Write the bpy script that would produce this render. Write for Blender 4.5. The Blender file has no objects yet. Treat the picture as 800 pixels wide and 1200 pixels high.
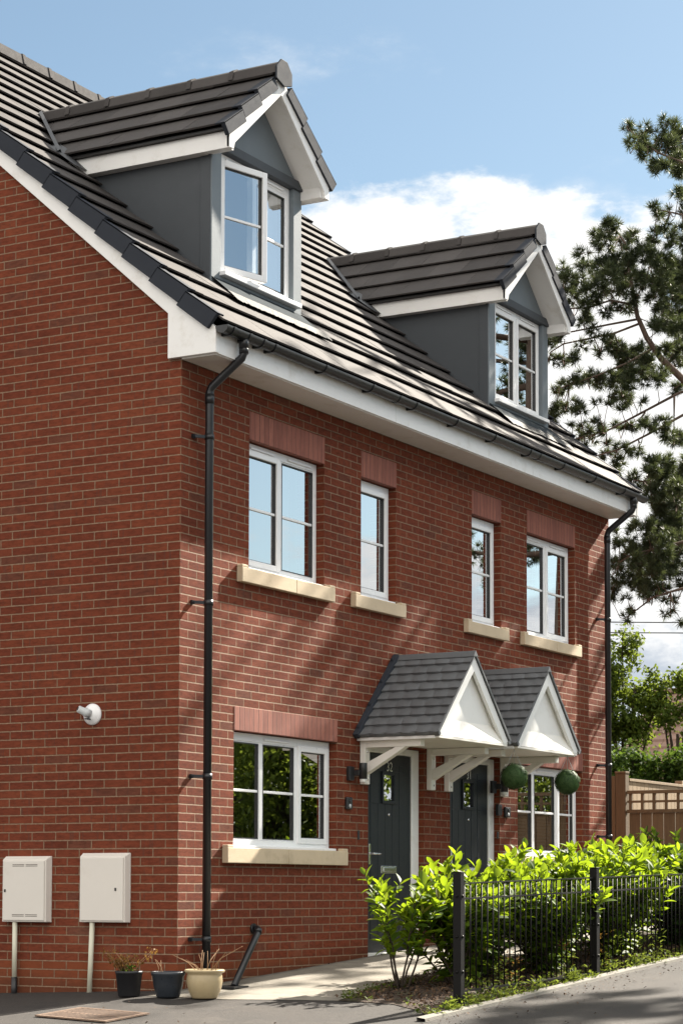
import bpy, bmesh, math, random
import numpy as np
from mathutils import Vector, Matrix
rnd = random.Random(11)
sc = bpy.context.scene
col = sc.collection
R = math.radians

# ------------------------------------------------------------------ node helpers
class NT:
    def __init__(s, tree):
        s.t = tree; s.n = tree.nodes; s.l = tree.links
    def node(s, typ, **kw):
        nd = s.n.new(typ)
        for k, v in kw.items():
            setattr(nd, k, v)
        return nd
    def put(s, sock, v):
        if isinstance(v, (int, float)):
            sock.default_value = v
        elif isinstance(v, (tuple, list)):
            v = tuple(v)
            if sock.type == 'RGBA' and len(v) == 3: v = v + (1,)
            sock.default_value = v
        else:
            s.l.new(v, sock)
    def m(s, op, a, b=0.0, c=None, clamp=False):
        nd = s.node('ShaderNodeMath', operation=op, use_clamp=clamp)
        s.put(nd.inputs[0], a); s.put(nd.inputs[1], b)
        if c is not None: s.put(nd.inputs[2], c)
        return nd.outputs[0]
    def mix(s, f, a, b, mode='MIX'):
        nd = s.node('ShaderNodeMix', data_type='RGBA', blend_type=mode)
        s.put(nd.inputs[0], f); s.put(nd.inputs[6], a); s.put(nd.inputs[7], b)
        return nd.outputs[2]
    def ramp(s, f, stops, interp='LINEAR'):
        nd = s.node('ShaderNodeValToRGB')
        cr = nd.color_ramp; cr.interpolation = interp
        while len(cr.elements) < len(stops): cr.elements.new(0.5)
        for e, (p, c) in zip(cr.elements, stops):
            e.position = p; e.color = (*c, 1) if len(c) == 3 else c
        s.put(nd.inputs[0], f)
        return nd.outputs[0]
    def step(s, v, lo, hi):
        nd = s.node('ShaderNodeMapRange', interpolation_type='SMOOTHSTEP')
        s.put(nd.inputs[0], v); s.put(nd.inputs[1], lo); s.put(nd.inputs[2], hi)
        return nd.outputs[0]
    def noise(s, vec, scale, detail=4, rough=0.55, dims='3D'):
        nd = s.node('ShaderNodeTexNoise', noise_dimensions=dims)
        if vec is not None: s.put(nd.inputs['Vector'], vec)
        nd.inputs['Scale'].default_value = scale
        nd.inputs['Detail'].default_value = detail
        nd.inputs['Roughness'].default_value = rough
        return nd.outputs['Fac']
    def comb(s, x, y, z):
        nd = s.node('ShaderNodeCombineXYZ')
        for i, v in enumerate((x, y, z)): s.put(nd.inputs[i], v)
        return nd.outputs[0]
    def sep(s, v):
        nd = s.node('ShaderNodeSeparateXYZ'); s.put(nd.inputs[0], v)
        return nd.outputs
    def bump(s, h, strength=0.5, dist=0.01):
        nd = s.node('ShaderNodeBump')
        nd.inputs['Strength'].default_value = strength
        nd.inputs['Distance'].default_value = dist
        s.put(nd.inputs['Height'], h)
        return nd.outputs[0]

def newmat(name):
    m = bpy.data.materials.new(name); m.use_nodes = True
    t = NT(m.node_tree); b = t.n['Principled BSDF']
    return m, t, b
def coords(t):
    return t.node('ShaderNodeTexCoord').outputs['Object']

def plain(name, c, rough=0.5, var=0.12, scale=6.0, bump=0.0, bscale=60, metal=0.0, spec=None, dirt=None):
    m, t, b = newmat(name)
    co = coords(t)
    n = t.noise(co, scale, 5, 0.6)
    f = t.m('MULTIPLY_ADD', n, 2 * var, 1 - var)
    cc = t.mix(1.0, c, t.comb(f, f, f), 'MULTIPLY')
    if dirt:
        dn = t.step(t.noise(co, dirt[1], 6, 0.65), 0.52, 0.72)
        cc = t.mix(t.m('MULTIPLY', dn, dirt[2]), cc, dirt[0])
    t.put(b.inputs['Base Color'], cc)
    rn = t.m('MULTIPLY_ADD', t.noise(co, scale * 3, 3), 0.16, rough - 0.08)
    t.put(b.inputs['Roughness'], rn)
    b.inputs['Metallic'].default_value = metal
    if spec is not None: b.inputs['Specular IOR Level'].default_value = spec
    if bump:
        t.put(b.inputs['Normal'], t.bump(t.noise(co, bscale, 4, 0.6), bump, 0.01))
    return m

BB, BC, BZ = 0.2406, 0.07, 0.213
def brick_mat():
    m, t, b = newmat('red_brickwork')
    co = coords(t); x, y, z = t.sep(co)
    nx = t.m('ABSOLUTE', t.sep(t.node('ShaderNodeNewGeometry').outputs['True Normal'])[0])
    side = t.m('GREATER_THAN', nx, 0.5)
    u0 = t.m('ADD', t.m('MULTIPLY', x, t.m('SUBTRACT', 1.0, side)), t.m('MULTIPLY', t.m('SUBTRACT', y, 0.0), side))
    wob = t.m('MULTIPLY_ADD', t.noise(co, 9, 3), 0.006, -0.003)
    wob2 = t.m('MULTIPLY_ADD', t.noise(co, 22, 2), 0.005, -0.0025)
    v = t.m('DIVIDE', t.m('ADD', t.m('SUBTRACT', z, BZ), wob2), BC)
    row = t.m('FLOOR', v); fv = t.m('SUBTRACT', v, row)
    odd = t.m('MODULO', t.m('ADD', row, 100.0), 2.0)
    u = t.m('ADD', t.m('DIVIDE', t.m('ADD', u0, wob), BB), t.m('MULTIPLY', odd, 0.5))
    cid = t.m('FLOOR', u); fu = t.m('SUBTRACT', u, cid)
    du = t.m('MULTIPLY', t.m('MINIMUM', fu, t.m('SUBTRACT', 1.0, fu)), BB)
    dv = t.m('MULTIPLY', t.m('MINIMUM', fv, t.m('SUBTRACT', 1.0, fv)), BC)
    d = t.m('MINIMUM', du, dv)
    dn = t.m('ADD', d, t.m('MULTIPLY_ADD', t.noise(co, 70, 3, 0.6), 0.0036, -0.0018))
    mask = t.step(dn, 0.0034, 0.0068)
    wn = t.node('ShaderNodeTexWhiteNoise', noise_dimensions='3D')
    t.put(wn.inputs['Vector'], t.comb(t.m('ADD', cid, 0.5), t.m('ADD', row, 0.5), t.m('MULTIPLY', side, 7.3)))
    r1 = wn.outputs['Value']
    wn2 = t.noise(t.comb(t.m('MULTIPLY', cid, 0.21), t.m('MULTIPLY', row, 0.33), t.m('MULTIPLY', side, 9.0)), 1.0, 3, 0.6)
    r2 = t.m('ADD', t.m('MULTIPLY', r1, 0.62), t.m('MULTIPLY_ADD', wn2, 1.1, -0.36), clamp=True)
    base = t.ramp(r2, [(0.0, (0.102, 0.0268, 0.0155)), (0.12, (0.130, 0.0332, 0.0178)), (0.45, (0.149, 0.0382, 0.0197)),
                       (0.75, (0.163, 0.0432, 0.0217)), (1.0, (0.179, 0.0510, 0.0252))])
    base = t.mix(t.m('GREATER_THAN', r1, 0.955), base, (0.124, 0.0430, 0.0265))
    # mottling inside a brick, stretched along its length
    mp = t.comb(t.m('MULTIPLY', u0, 14.0), t.m('MULTIPLY', z, 40.0), t.m('ADD', t.m('MULTIPLY', r1, 31.0), t.m('MULTIPLY', t.m('ADD', x, y), 0.0)))
    mot = t.noise(mp, 1.0, 6, 0.68)
    base = t.mix(1.0, base, t.ramp(mot, [(0.25, (0.62, 0.60, 0.60)), (0.5, (1, 1, 1)), (0.78, (1.36, 1.30, 1.25))]), 'MULTIPLY')
    # vertical kiln streaks on some of the bricks
    st = t.step(t.noise(t.comb(t.m('MULTIPLY', u0, 26.0), t.m('MULTIPLY', row, 3.1), t.m('MULTIPLY', side, 5.0)), 1.0, 2), 0.60, 0.70)
    base = t.mix(t.m('MULTIPLY', st, 0.45), base, (0.085, 0.042, 0.032))
    # orange engineering courses near the ground
    low = t.m('LESS_THAN', row, t.m('MULTIPLY_ADD', t.step(u0, 1.0, 2.6), 0.0, -0.5))
    base = t.mix(t.m('MULTIPLY', low, 0.6), base, (0.215, 0.062, 0.026))
    big = t.noise(co, 0.75, 5, 0.6)
    base = t.mix(1.0, base, t.ramp(big, [(0.3, (0.84, 0.83, 0.83)), (0.7, (1.13, 1.12, 1.1))]), 'MULTIPLY')
    # pale lime bloom low on the wall
    bl = t.m('MULTIPLY', t.step(t.noise(co, 1.7, 6, 0.62), 0.55, 0.75), t.step(z, 1.0, 0.15))
    base = t.mix(t.m('MULTIPLY', bl, 0.28), base, (0.27, 0.15, 0.10))
    gz = t.m('SUBTRACT', z, t.m('MULTIPLY', t.m('MAXIMUM', x, 0.0), 0.06))
    damp = t.m('MULTIPLY', t.step(t.m('ADD', gz, t.m('MULTIPLY_ADD', t.noise(co, 5, 6, 0.7), 0.30, -0.15)), 0.16, -0.02), 0.55)
    base = t.mix(damp, base, (0.060, 0.028, 0.017))
    smear = t.m('MULTIPLY', t.step(t.noise(co, 11, 6, 0.75), 0.60, 0.72), 0.22)
    base = t.mix(smear, base, (0.22, 0.125, 0.080))
    mn = t.noise(co, 30, 4)
    mort = t.ramp(mn, [(0.3, (0.185, 0.115, 0.073)), (0.7, (0.285, 0.190, 0.126))])
    t.put(b.inputs['Base Color'], t.mix(mask, mort, base))
    b.inputs['Roughness'].default_value = 0.86
    b.inputs['Specular IOR Level'].default_value = 0.12
    hgt = t.m('ADD', t.m('MULTIPLY', mask, 0.8), t.m('ADD', t.m('MULTIPLY', t.noise(co, 90, 5, 0.7), 0.55), t.m('MULTIPLY', r1, 0.25)))
    # weather-struck bed joints: the mortar face leans back, looking a little upward
    hj = t.m('SUBTRACT', 1.0, t.step(t.m('ADD', dv, t.m('MULTIPLY_ADD', t.noise(co, 70, 3, 0.6), 0.0036, -0.0018)), 0.0034, 0.0072))
    gn = t.node('ShaderNodeNewGeometry').outputs['Normal']
    va = t.node('ShaderNodeVectorMath', operation='ADD'); t.put(va.inputs[0], gn); t.put(va.inputs[1], t.comb(0.0, 0.0, t.m('MULTIPLY', hj, 0.75)))
    vn = t.node('ShaderNodeVectorMath', operation='NORMALIZE'); t.put(vn.inputs[0], va.outputs[0])
    bp = t.node('ShaderNodeBump'); bp.inputs['Strength'].default_value = 0.9; bp.inputs['Distance'].default_value = 0.008
    t.put(bp.inputs['Height'], hgt); t.put(bp.inputs['Normal'], vn.outputs[0])
    t.put(b.inputs['Normal'], bp.outputs[0])
    return m

def soldier_mat():
    m, t, b = newmat('soldier_course_brick')
    co = coords(t); x, y, z = t.sep(co)
    v = t.m('DIVIDE', t.m('ADD', x, t.m('MULTIPLY_ADD', t.noise(co, 12, 2), 0.004, 0.0)), 0.0745)
    cid = t.m('FLOOR', v); fv = t.m('SUBTRACT', v, cid)
    dv = t.m('MULTIPLY', t.m('MINIMUM', fv, t.m('SUBTRACT', 1.0, fv)), 0.0745)
    mask = t.step(t.m('ADD', dv, t.m('MULTIPLY_ADD', t.noise(co, 60, 3), 0.003, -0.0015)), 0.0022, 0.0056)
    wn = t.node('ShaderNodeTexWhiteNoise', noise_dimensions='1D'); t.put(wn.inputs['W'], t.m('ADD', cid, 0.5))
    base = t.ramp(wn.outputs['Value'], [(0, (0.205, 0.070, 0.048)), (0.5, (0.245, 0.085, 0.058)), (1, (0.275, 0.100, 0.068))])
    gr = t.noise(t.comb(t.m('MULTIPLY', x, 60.0), y, t.m('MULTIPLY', z, 7.0)), 1.0, 5, 0.65)
    base = t.mix(1.0, base, t.ramp(gr, [(0.3, (0.74, 0.74, 0.74)), (0.7, (1.22, 1.2, 1.2))]), 'MULTIPLY')
    efl = t.step(t.noise(t.comb(t.m('MULTIPLY', x, 22.0), 0.0, t.m('MULTIPLY', z, 5.0)), 1.0, 4), 0.66, 0.78)
    base = t.mix(t.m('MULTIPLY', efl, 0.4), base, (0.38, 0.26, 0.21))
    hair = t.m('GREATER_THAN', wn.outputs['Value'], 0.80)
    jc = t.mix(hair, (0.135, 0.055, 0.038), (0.05, 0.022, 0.017))
    t.put(b.inputs['Base Color'], t.mix(mask, jc, base))
    b.inputs['Roughness'].default_value = 0.85
    t.put(b.inputs['Normal'], t.bump(t.m('ADD', mask, t.m('MULTIPLY', gr, 0.4)), 0.6, 0.004))
    return m

def tile_mat(name, c, rough=0.42, var=0.22, spec=0.5):
    m, t, b = newmat(name)
    co = coords(t)
    isl = t.node('ShaderNodeNewGeometry').outputs['Random Per Island']
    n = t.noise(co, 3.0, 6, 0.62); n2 = t.noise(co, 38, 4, 0.7)
    f = t.m('MULTIPLY_ADD', isl, var, t.m('MULTIPLY_ADD', n, 0.5, t.m('MULTIPLY_ADD', n2, 0.3, 0.60 - var / 2)))
    cc = t.mix(1.0, c, t.comb(f, f, f), 'MULTIPLY')
    st = t.step(t.noise(co, 1.3, 7, 0.7), 0.55, 0.75)
    cc = t.mix(t.m('MULTIPLY', st, 0.25), cc, (0.088, 0.082, 0.074))
    t.put(b.inputs['Base Color'], cc)
    t.put(b.inputs['Roughness'], t.m('MULTIPLY_ADD', n2, 0.16, t.m('MULTIPLY_ADD', isl, 0.05, rough - 0.10)))
    b.inputs['Specular IOR Level'].default_value = spec
    t.put(b.inputs['Normal'], t.bump(t.m('ADD', n2, t.m('MULTIPLY', n, 0.6)), 0.25, 0.004))
    return m

def glass_mat(name, refl=0.28, tint=(0.80, 0.84, 0.83)):
    m = bpy.data.materials.new(name); m.use_nodes = True
    t = NT(m.node_tree); t.n.remove(t.n['Principled BSDF'])
    out = t.n['Material Output']
    co = coords(t)
    gl = t.node('ShaderNodeBsdfGlossy'); gl.inputs['Roughness'].default_value = 0.0
    gl.inputs['Color'].default_value = (0.96, 0.98, 1.0, 1)
    t.put(gl.inputs['Normal'], t.bump(t.noise(co, 0.9, 1, 0.4), 0.05, 0.02))
    tr = t.node('ShaderNodeBsdfTransparent'); tr.inputs['Color'].default_value = (*tint, 1)
    fr = t.node('ShaderNodeFresnel'); fr.inputs['IOR'].default_value = 1.5
    f = t.m('MULTIPLY_ADD', fr.outputs[0], 2.2, refl, clamp=True)
    mx = t.node('ShaderNodeMixShader'); t.put(mx.inputs[0], f)
    t.l.new(tr.outputs[0], mx.inputs[1]); t.l.new(gl.outputs[0], mx.inputs[2])
    t.l.new(mx.outputs[0], out.inputs['Surface'])
    return m

def leaf_mat(name, c_dark, c_light, trans, tfac=0.45, rough=0.4, spec=0.4, old=False):
    m = bpy.data.materials.new(name); m.use_nodes = True
    t = NT(m.node_tree); b = t.n['Principled BSDF']; out = t.n['Material Output']
    isl = t.node('ShaderNodeNewGeometry').outputs['Random Per Island']
    co = coords(t)
    big = t.noise(co, 2.2, 3, 0.5)
    f = t.m('ADD', t.m('MULTIPLY', isl, 0.7), t.m('MULTIPLY_ADD', big, 0.8, -0.25), clamp=True)
    lc = t.mix(f, c_dark, c_light)
    if old:
        ol = t.m('MULTIPLY', t.m('GREATER_THAN', isl, 0.965), 0.8); sp = t.m('MULTIPLY', t.step(t.noise(co, 45, 4, 0.7), 0.63, 0.72), 0.45)
        lc = t.mix(t.m('MAXIMUM', ol, sp), lc, (0.10, 0.062, 0.015))
    t.put(b.inputs['Base Color'], lc)
    b.inputs['Roughness'].default_value = rough
    b.inputs['Specular IOR Level'].default_value = spec
    tb = t.node('ShaderNodeBsdfTranslucent')
    t.put(tb.inputs['Color'], t.mix(f, tuple(v * 0.55 for v in trans), trans))
    mx = t.node('ShaderNodeMixShader'); mx.inputs[0].default_value = tfac
    t.l.new(b.outputs[0], mx.inputs[1]); t.l.new(tb.outputs[0], mx.inputs[2])
    t.l.new(mx.outputs[0], out.inputs['Surface'])
    return m

def asphalt_mat():
    m, t, b = newmat('weathered_asphalt')
    co = coords(t)
    agg = t.noise(co, 170, 3, 0.7); mid = t.noise(co, 14, 5, 0.6); big = t.noise(co, 0.9, 6, 0.62)
    c = t.ramp(agg, [(0.3, (0.014, 0.0120, 0.0103)), (0.55, (0.027, 0.0228, 0.0196)), (0.75, (0.064, 0.054, 0.046))])
    c = t.mix(1.0, c, t.ramp(big, [(0.3, (0.72, 0.72, 0.73)), (0.7, (1.35, 1.3, 1.24))]), 'MULTIPLY')
    c = t.mix(1.0, c, t.ramp(mid, [(0.3, (0.85, 0.85, 0.85)), (0.7, (1.15, 1.15, 1.15))]), 'MULTIPLY')
    x, y, z = t.sep(co)
    vo = t.node('ShaderNodeTexVoronoi', feature='DISTANCE_TO_EDGE'); vo.inputs['Scale'].default_value = 0.55
    wv = t.node('ShaderNodeVectorMath', operation='ADD'); t.put(wv.inputs[0], co); nz = t.m('MULTIPLY_ADD', t.noise(co, 2.5, 5, 0.65), 0.9, -0.45); t.put(wv.inputs[1], t.comb(nz, t.m('MULTIPLY', nz, -0.8), 0.0))
    t.put(vo.inputs['Vector'], wv.outputs[0])
    crack = t.m('MULTIPLY', t.step(vo.outputs['Distance'], 0.010, 0.003), t.step(t.noise(co, 0.7, 2), 0.48, 0.58))
    c = t.mix(t.m('MULTIPLY', crack, 0.8), c, (0.010, 0.009, 0.008))
    dust = t.step(t.noise(co, 2.1, 7, 0.7), 0.54, 0.70)
    c = t.mix(t.m('MULTIPLY', dust, 0.35), c, (0.075, 0.064, 0.052))
    sp = t.step(t.noise(co, 60, 2, 0.5), 0.70, 0.76)
    c = t.mix(t.m('MULTIPLY', sp, 0.5), c, (0.14, 0.125, 0.105))
    t.put(b.inputs['Base Color'], c)
    b.inputs['Roughness'].default_value = 0.88
    t.put(b.inputs['Normal'], t.bump(t.m('ADD', agg, t.m('MULTIPLY', mid, 0.5)), 0.7, 0.006))
    return m

def slab_mat():
    m, t, b = newmat('concrete_paving')
    co = coords(t); x, y, z = t.sep(co)
    fx = t.m('FRACT', t.m('DIVIDE', t.m('ADD', x, 50.12), 0.62)); fy = t.m('FRACT', t.m('DIVIDE', t.m('ADD', y, 50.0), 0.62))
    dx = t.m('MINIMUM', fx, t.m('SUBTRACT', 1.0, fx)); dy = t.m('MINIMUM', fy, t.m('SUBTRACT', 1.0, fy))
    j = t.step(t.m('ADD', t.m('MINIMUM', dx, dy), t.m('MULTIPLY_ADD', t.noise(co, 30, 3), 0.008, -0.004)), 0.004, 0.011)
    n = t.noise(co, 5, 7, 0.65); g = t.noise(co, 120, 3, 0.6)
    c = t.ramp(n, [(0.3, (0.165, 0.148, 0.120)), (0.7, (0.245, 0.222, 0.182))])
    c = t.mix(1.0, c, t.ramp(g, [(0.3, (0.82, 0.82, 0.82)), (0.7, (1.15, 1.15, 1.15))]), 'MULTIPLY')
    stn = t.step(t.noise(co, 1.8, 7, 0.7), 0.5, 0.68); c = t.mix(t.m('MULTIPLY', stn, 0.4), c, (0.10, 0.088, 0.066))
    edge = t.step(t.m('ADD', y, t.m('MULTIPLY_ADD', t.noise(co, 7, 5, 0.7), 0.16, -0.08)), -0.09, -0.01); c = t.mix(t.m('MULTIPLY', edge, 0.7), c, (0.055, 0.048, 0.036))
    t.put(b.inputs['Base Color'], t.mix(j, (0.11, 0.095, 0.075), c))
    b.inputs['Roughness'].default_value = 0.9
    t.put(b.inputs['Normal'], t.bump(t.m('ADD', j, t.m('MULTIPLY', g, 0.3)), 0.5, 0.004))
    return m

def mulch_mat():
    m, t, b = newmat('bark_mulch')
    co = coords(t)
    n = t.noise(co, 38, 6, 0.7); g = t.noise(co, 4, 5, 0.6)
    c = t.ramp(n, [(0.3, (0.016, 0.010, 0.007)), (0.5, (0.048, 0.029, 0.019)), (0.7, (0.12, 0.075, 0.048))])
    c = t.mix(t.m('MULTIPLY', t.step(g, 0.5, 0.7), 0.5), c, (0.07, 0.085, 0.03))
    t.put(b.inputs['Base Color'], c); b.inputs['Roughness'].default_value = 0.95
    t.put(b.inputs['Normal'], t.bump(n, 1.0, 0.03))
    return m

def wood_mat(name, c):
    m, t, b = newmat(name)
    co = coords(t); x, y, z = t.sep(co)
    isl = t.node('ShaderNodeNewGeometry').outputs['Random Per Island']
    g = t.noise(t.comb(t.m('MULTIPLY', x, 40.0), t.m('MULTIPLY', y, 40.0), t.m('MULTIPLY_ADD', isl, 9.0, t.m('MULTIPLY', z, 2.5))), 1.0, 6, 0.65)
    f = t.m('ADD', t.m('MULTIPLY_ADD', g, 0.9, 0.5), t.m('MULTIPLY_ADD', isl, 0.3, -0.15))
    cc = t.mix(1.0, c, t.comb(f, f, f), 'MULTIPLY')
    kn = t.step(t.noise(co, 4.2, 2), 0.70, 0.78)
    cc = t.mix(t.m('MULTIPLY', kn, 0.6), cc, (0.05, 0.028, 0.015))
    t.put(b.inputs['Base Color'], cc); b.inputs['Roughness'].default_value = 0.8
    t.put(b.inputs['Normal'], t.bump(g, 0.4, 0.006))
    return m

def bark_mat(name, c):
    m, t, b = newmat(name)
    co = coords(t); x, y, z = t.sep(co)
    n = t.noise(t.comb(t.m('MULTIPLY', x, 16.0), t.m('MULTIPLY', y, 16.0), t.m('MULTIPLY', z, 6.0)), 1.0, 6, 0.7)
    f = t.m('MULTIPLY_ADD', n, 1.6, 0.2)
    t.put(b.inputs['Base Color'], t.mix(1.0, c, t.comb(f, f, f), 'MULTIPLY'))
    b.inputs['Roughness'].default_value = 0.95
    t.put(b.inputs['Normal'], t.bump(n, 0.9, 0.03))
    return m

M = dict(
    brick=brick_mat(), soldier=soldier_mat(),
    tile=tile_mat('slate_grey_roof_tile', (0.066, 0.060, 0.0575), 0.70, 0.46, 0.09),
    verge=plain('charcoal_plastic_verge', (0.036, 0.040, 0.049), 0.75, 0.15, 4, 0.15, 200, spec=0.08),
    ridge=plain('matt_grey_ridge', (0.050, 0.047, 0.047), 0.85, 0.2, 6, 0.2, 120, spec=0.12),
    canopytile=tile_mat('grey_canopy_tile', (0.116, 0.121, 0.126), 0.55, 0.2, 0.35),
    lead=plain('milled_lead', (0.085, 0.083, 0.080), 0.75, 0.35, 14, 0.9, 26, spec=0.2),
    leaddark=plain('grey_valley_metal', (0.06, 0.063, 0.068), 0.6, 0.2, 7, 0.3, 40),
    white=plain('white_upvc', (0.80, 0.79, 0.77), 0.34, 0.04, 5, 0.05, 30, dirt=((0.52, 0.48, 0.40), 4.2, 0.38)),
    frame=plain('white_window_upvc', (0.80, 0.80, 0.80), 0.30, 0.03, 5, 0.03, 30),
    cream=plain('painted_timber_white', (0.78, 0.75, 0.69), 0.45, 0.06, 7, 0.1, 60),
    stone=plain('buff_cast_stone', (0.56, 0.45, 0.31), 0.85, 0.12, 7, 0.35, 120, dirt=((0.30, 0.23, 0.15), 3.5, 0.5)),
    black=plain('black_gloss_plastic', (0.012, 0.013, 0.015), 0.34, 0.2, 6, 0.05, 40),
    blackm=plain('black_satin_plastic', (0.016, 0.016, 0.017), 0.42, 0.2, 6, 0.1, 80),
    apron=plain('grey_apron_sheet', (0.034, 0.042, 0.048), 0.9, 0.15, 4, 0.2, 60, spec=0.05),
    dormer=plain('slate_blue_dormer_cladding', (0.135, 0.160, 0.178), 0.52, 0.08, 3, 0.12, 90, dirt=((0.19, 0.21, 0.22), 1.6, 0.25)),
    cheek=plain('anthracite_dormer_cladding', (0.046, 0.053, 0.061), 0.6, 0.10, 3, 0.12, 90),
    door=plain('anthracite_composite_door', (0.014, 0.018, 0.022), 0.42, 0.10, 5, 0.1, 50, spec=0.3),
    chrome=plain('brushed_chrome', (0.72, 0.72, 0.73), 0.22, 0.05, 9, metal=1.0),
    glass=glass_mat('window_glass', 0.42),
    glassd=glass_mat('lower_window_glass', 0.42),
    room=plain('dim_room_plaster', (0.30, 0.29, 0.28), 0.9, 0.1, 2),
    curtain=plain('pale_blue_curtain', (0.50, 0.60, 0.68), 0.9, 0.12, 5),
    blind=plain('brown_slatted_blind', (0.22, 0.17, 0.14), 0.7, 0.15, 5),
    asphalt=asphalt_mat(), slab=slab_mat(), mulch=mulch_mat(),
    kerb=plain('concrete_edging', (0.17, 0.158, 0.135), 0.9, 0.3, 8, 0.5, 90, dirt=((0.09, 0.085, 0.06), 5, 0.7)),
    railing=plain('black_painted_steel', (0.0055, 0.0048, 0.0044), 0.5, 0.25, 8, 0.15, 90, spec=0.16),
    meter=plain('cream_grp_box', (0.68, 0.635, 0.575), 0.5, 0.05, 3, 0.12, 120, dirt=((0.45, 0.38, 0.30), 2.5, 0.3)),
    conduit=plain('cream_conduit', (0.60, 0.58, 0.46), 0.5, 0.08, 6),
    potblack=plain('black_plastic_pot', (0.012, 0.012, 0.014), 0.5, 0.2, 6),
    potblue=plain('dark_blue_glazed_pot', (0.026, 0.031, 0.038), 0.3, 0.3, 9, 0.2, 40),
    pottan=plain('tan_glazed_pot', (0.42, 0.33, 0.19), 0.38, 0.18, 9, 0.2, 50, dirt=((0.24, 0.17, 0.09), 5, 0.5)),
    soil=plain('potting_soil', (0.045, 0.03, 0.02), 0.95, 0.4, 30, 1.0, 60),
    dry=plain('dry_brown_stem', (0.25, 0.14, 0.065), 0.85, 0.3, 12),
    laurel=leaf_mat('laurel_leaf', (0.030, 0.074, 0.009), (0.100, 0.165, 0.014), (0.34, 0.47, 0.018), 0.50, 0.55, 0.22, True),
    laureld=leaf_mat('dark_laurel_leaf', (0.014, 0.038, 0.010), (0.042, 0.084, 0.015), (0.19, 0.28, 0.02), 0.38, 0.5, 0.28),
    dryleaf=leaf_mat('rusty_dry_leaf', (0.12, 0.055, 0.015), (0.26, 0.14, 0.04), (0.40, 0.22, 0.05), 0.35, 0.7, 0.2),
    weed=leaf_mat('weed_leaf', (0.03, 0.062, 0.010), (0.08, 0.12, 0.02), (0.25, 0.31, 0.04), 0.4, 0.6, 0.2),
    topiary=leaf_mat('boxwood_leaf', (0.024, 0.054, 0.020), (0.080, 0.140, 0.048), (0.11, 0.20, 0.05), 0.2, 0.6, 0.2),
    stem=bark_mat('laurel_stem', (0.040, 0.028, 0.018)),
    pinebark=bark_mat('pine_bark', (0.115, 0.080, 0.060)),
    needle=leaf_mat('pine_needle', (0.025, 0.041, 0.021), (0.078, 0.095, 0.044), (0.105, 0.130, 0.042), 0.32, 0.5, 0.3),
    cone=plain('pine_bud_brown', (0.11, 0.06, 0.025), 0.9, 0.4, 20),
    treeleaf=leaf_mat('broad_leaf', (0.028, 0.056, 0.010), (0.090, 0.128, 0.020), (0.24, 0.31, 0.035), 0.42, 0.65, 0.12),
    hedgeleaf=leaf_mat('hedge_leaf', (0.016, 0.040, 0.008), (0.056, 0.100, 0.015), (0.15, 0.24, 0.028), 0.35, 0.65, 0.12),
    fence=wood_mat('brown_fence_timber', (0.125, 0.082, 0.040)),
    fencepale=wood_mat('pale_fence_timber', (0.30, 0.22, 0.135)),
    farroof=tile_mat('weathered_red_tile', (0.26, 0.17, 0.13), 0.8, 0.4, 0.2),
    farwall=plain('distant_render_wall', (0.42, 0.30, 0.24), 0.9, 0.2, 2),
    rust=plain('rusty_cast_iron', (0.15, 0.095, 0.062), 0.7, 0.3, 14, 0.4, 90),
    lens=plain('frosted_lens', (0.75, 0.75, 0.72), 0.25, 0.03, 5),
    greyplast=plain('grey_sensor_plastic', (0.50, 0.52, 0.52), 0.4, 0.06, 8),
    chip=leaf_mat('bark_chip', (0.03, 0.017, 0.010), (0.14, 0.085, 0.050), (0.05, 0.03, 0.02), 0.05, 0.9, 0.2),
)

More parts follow.
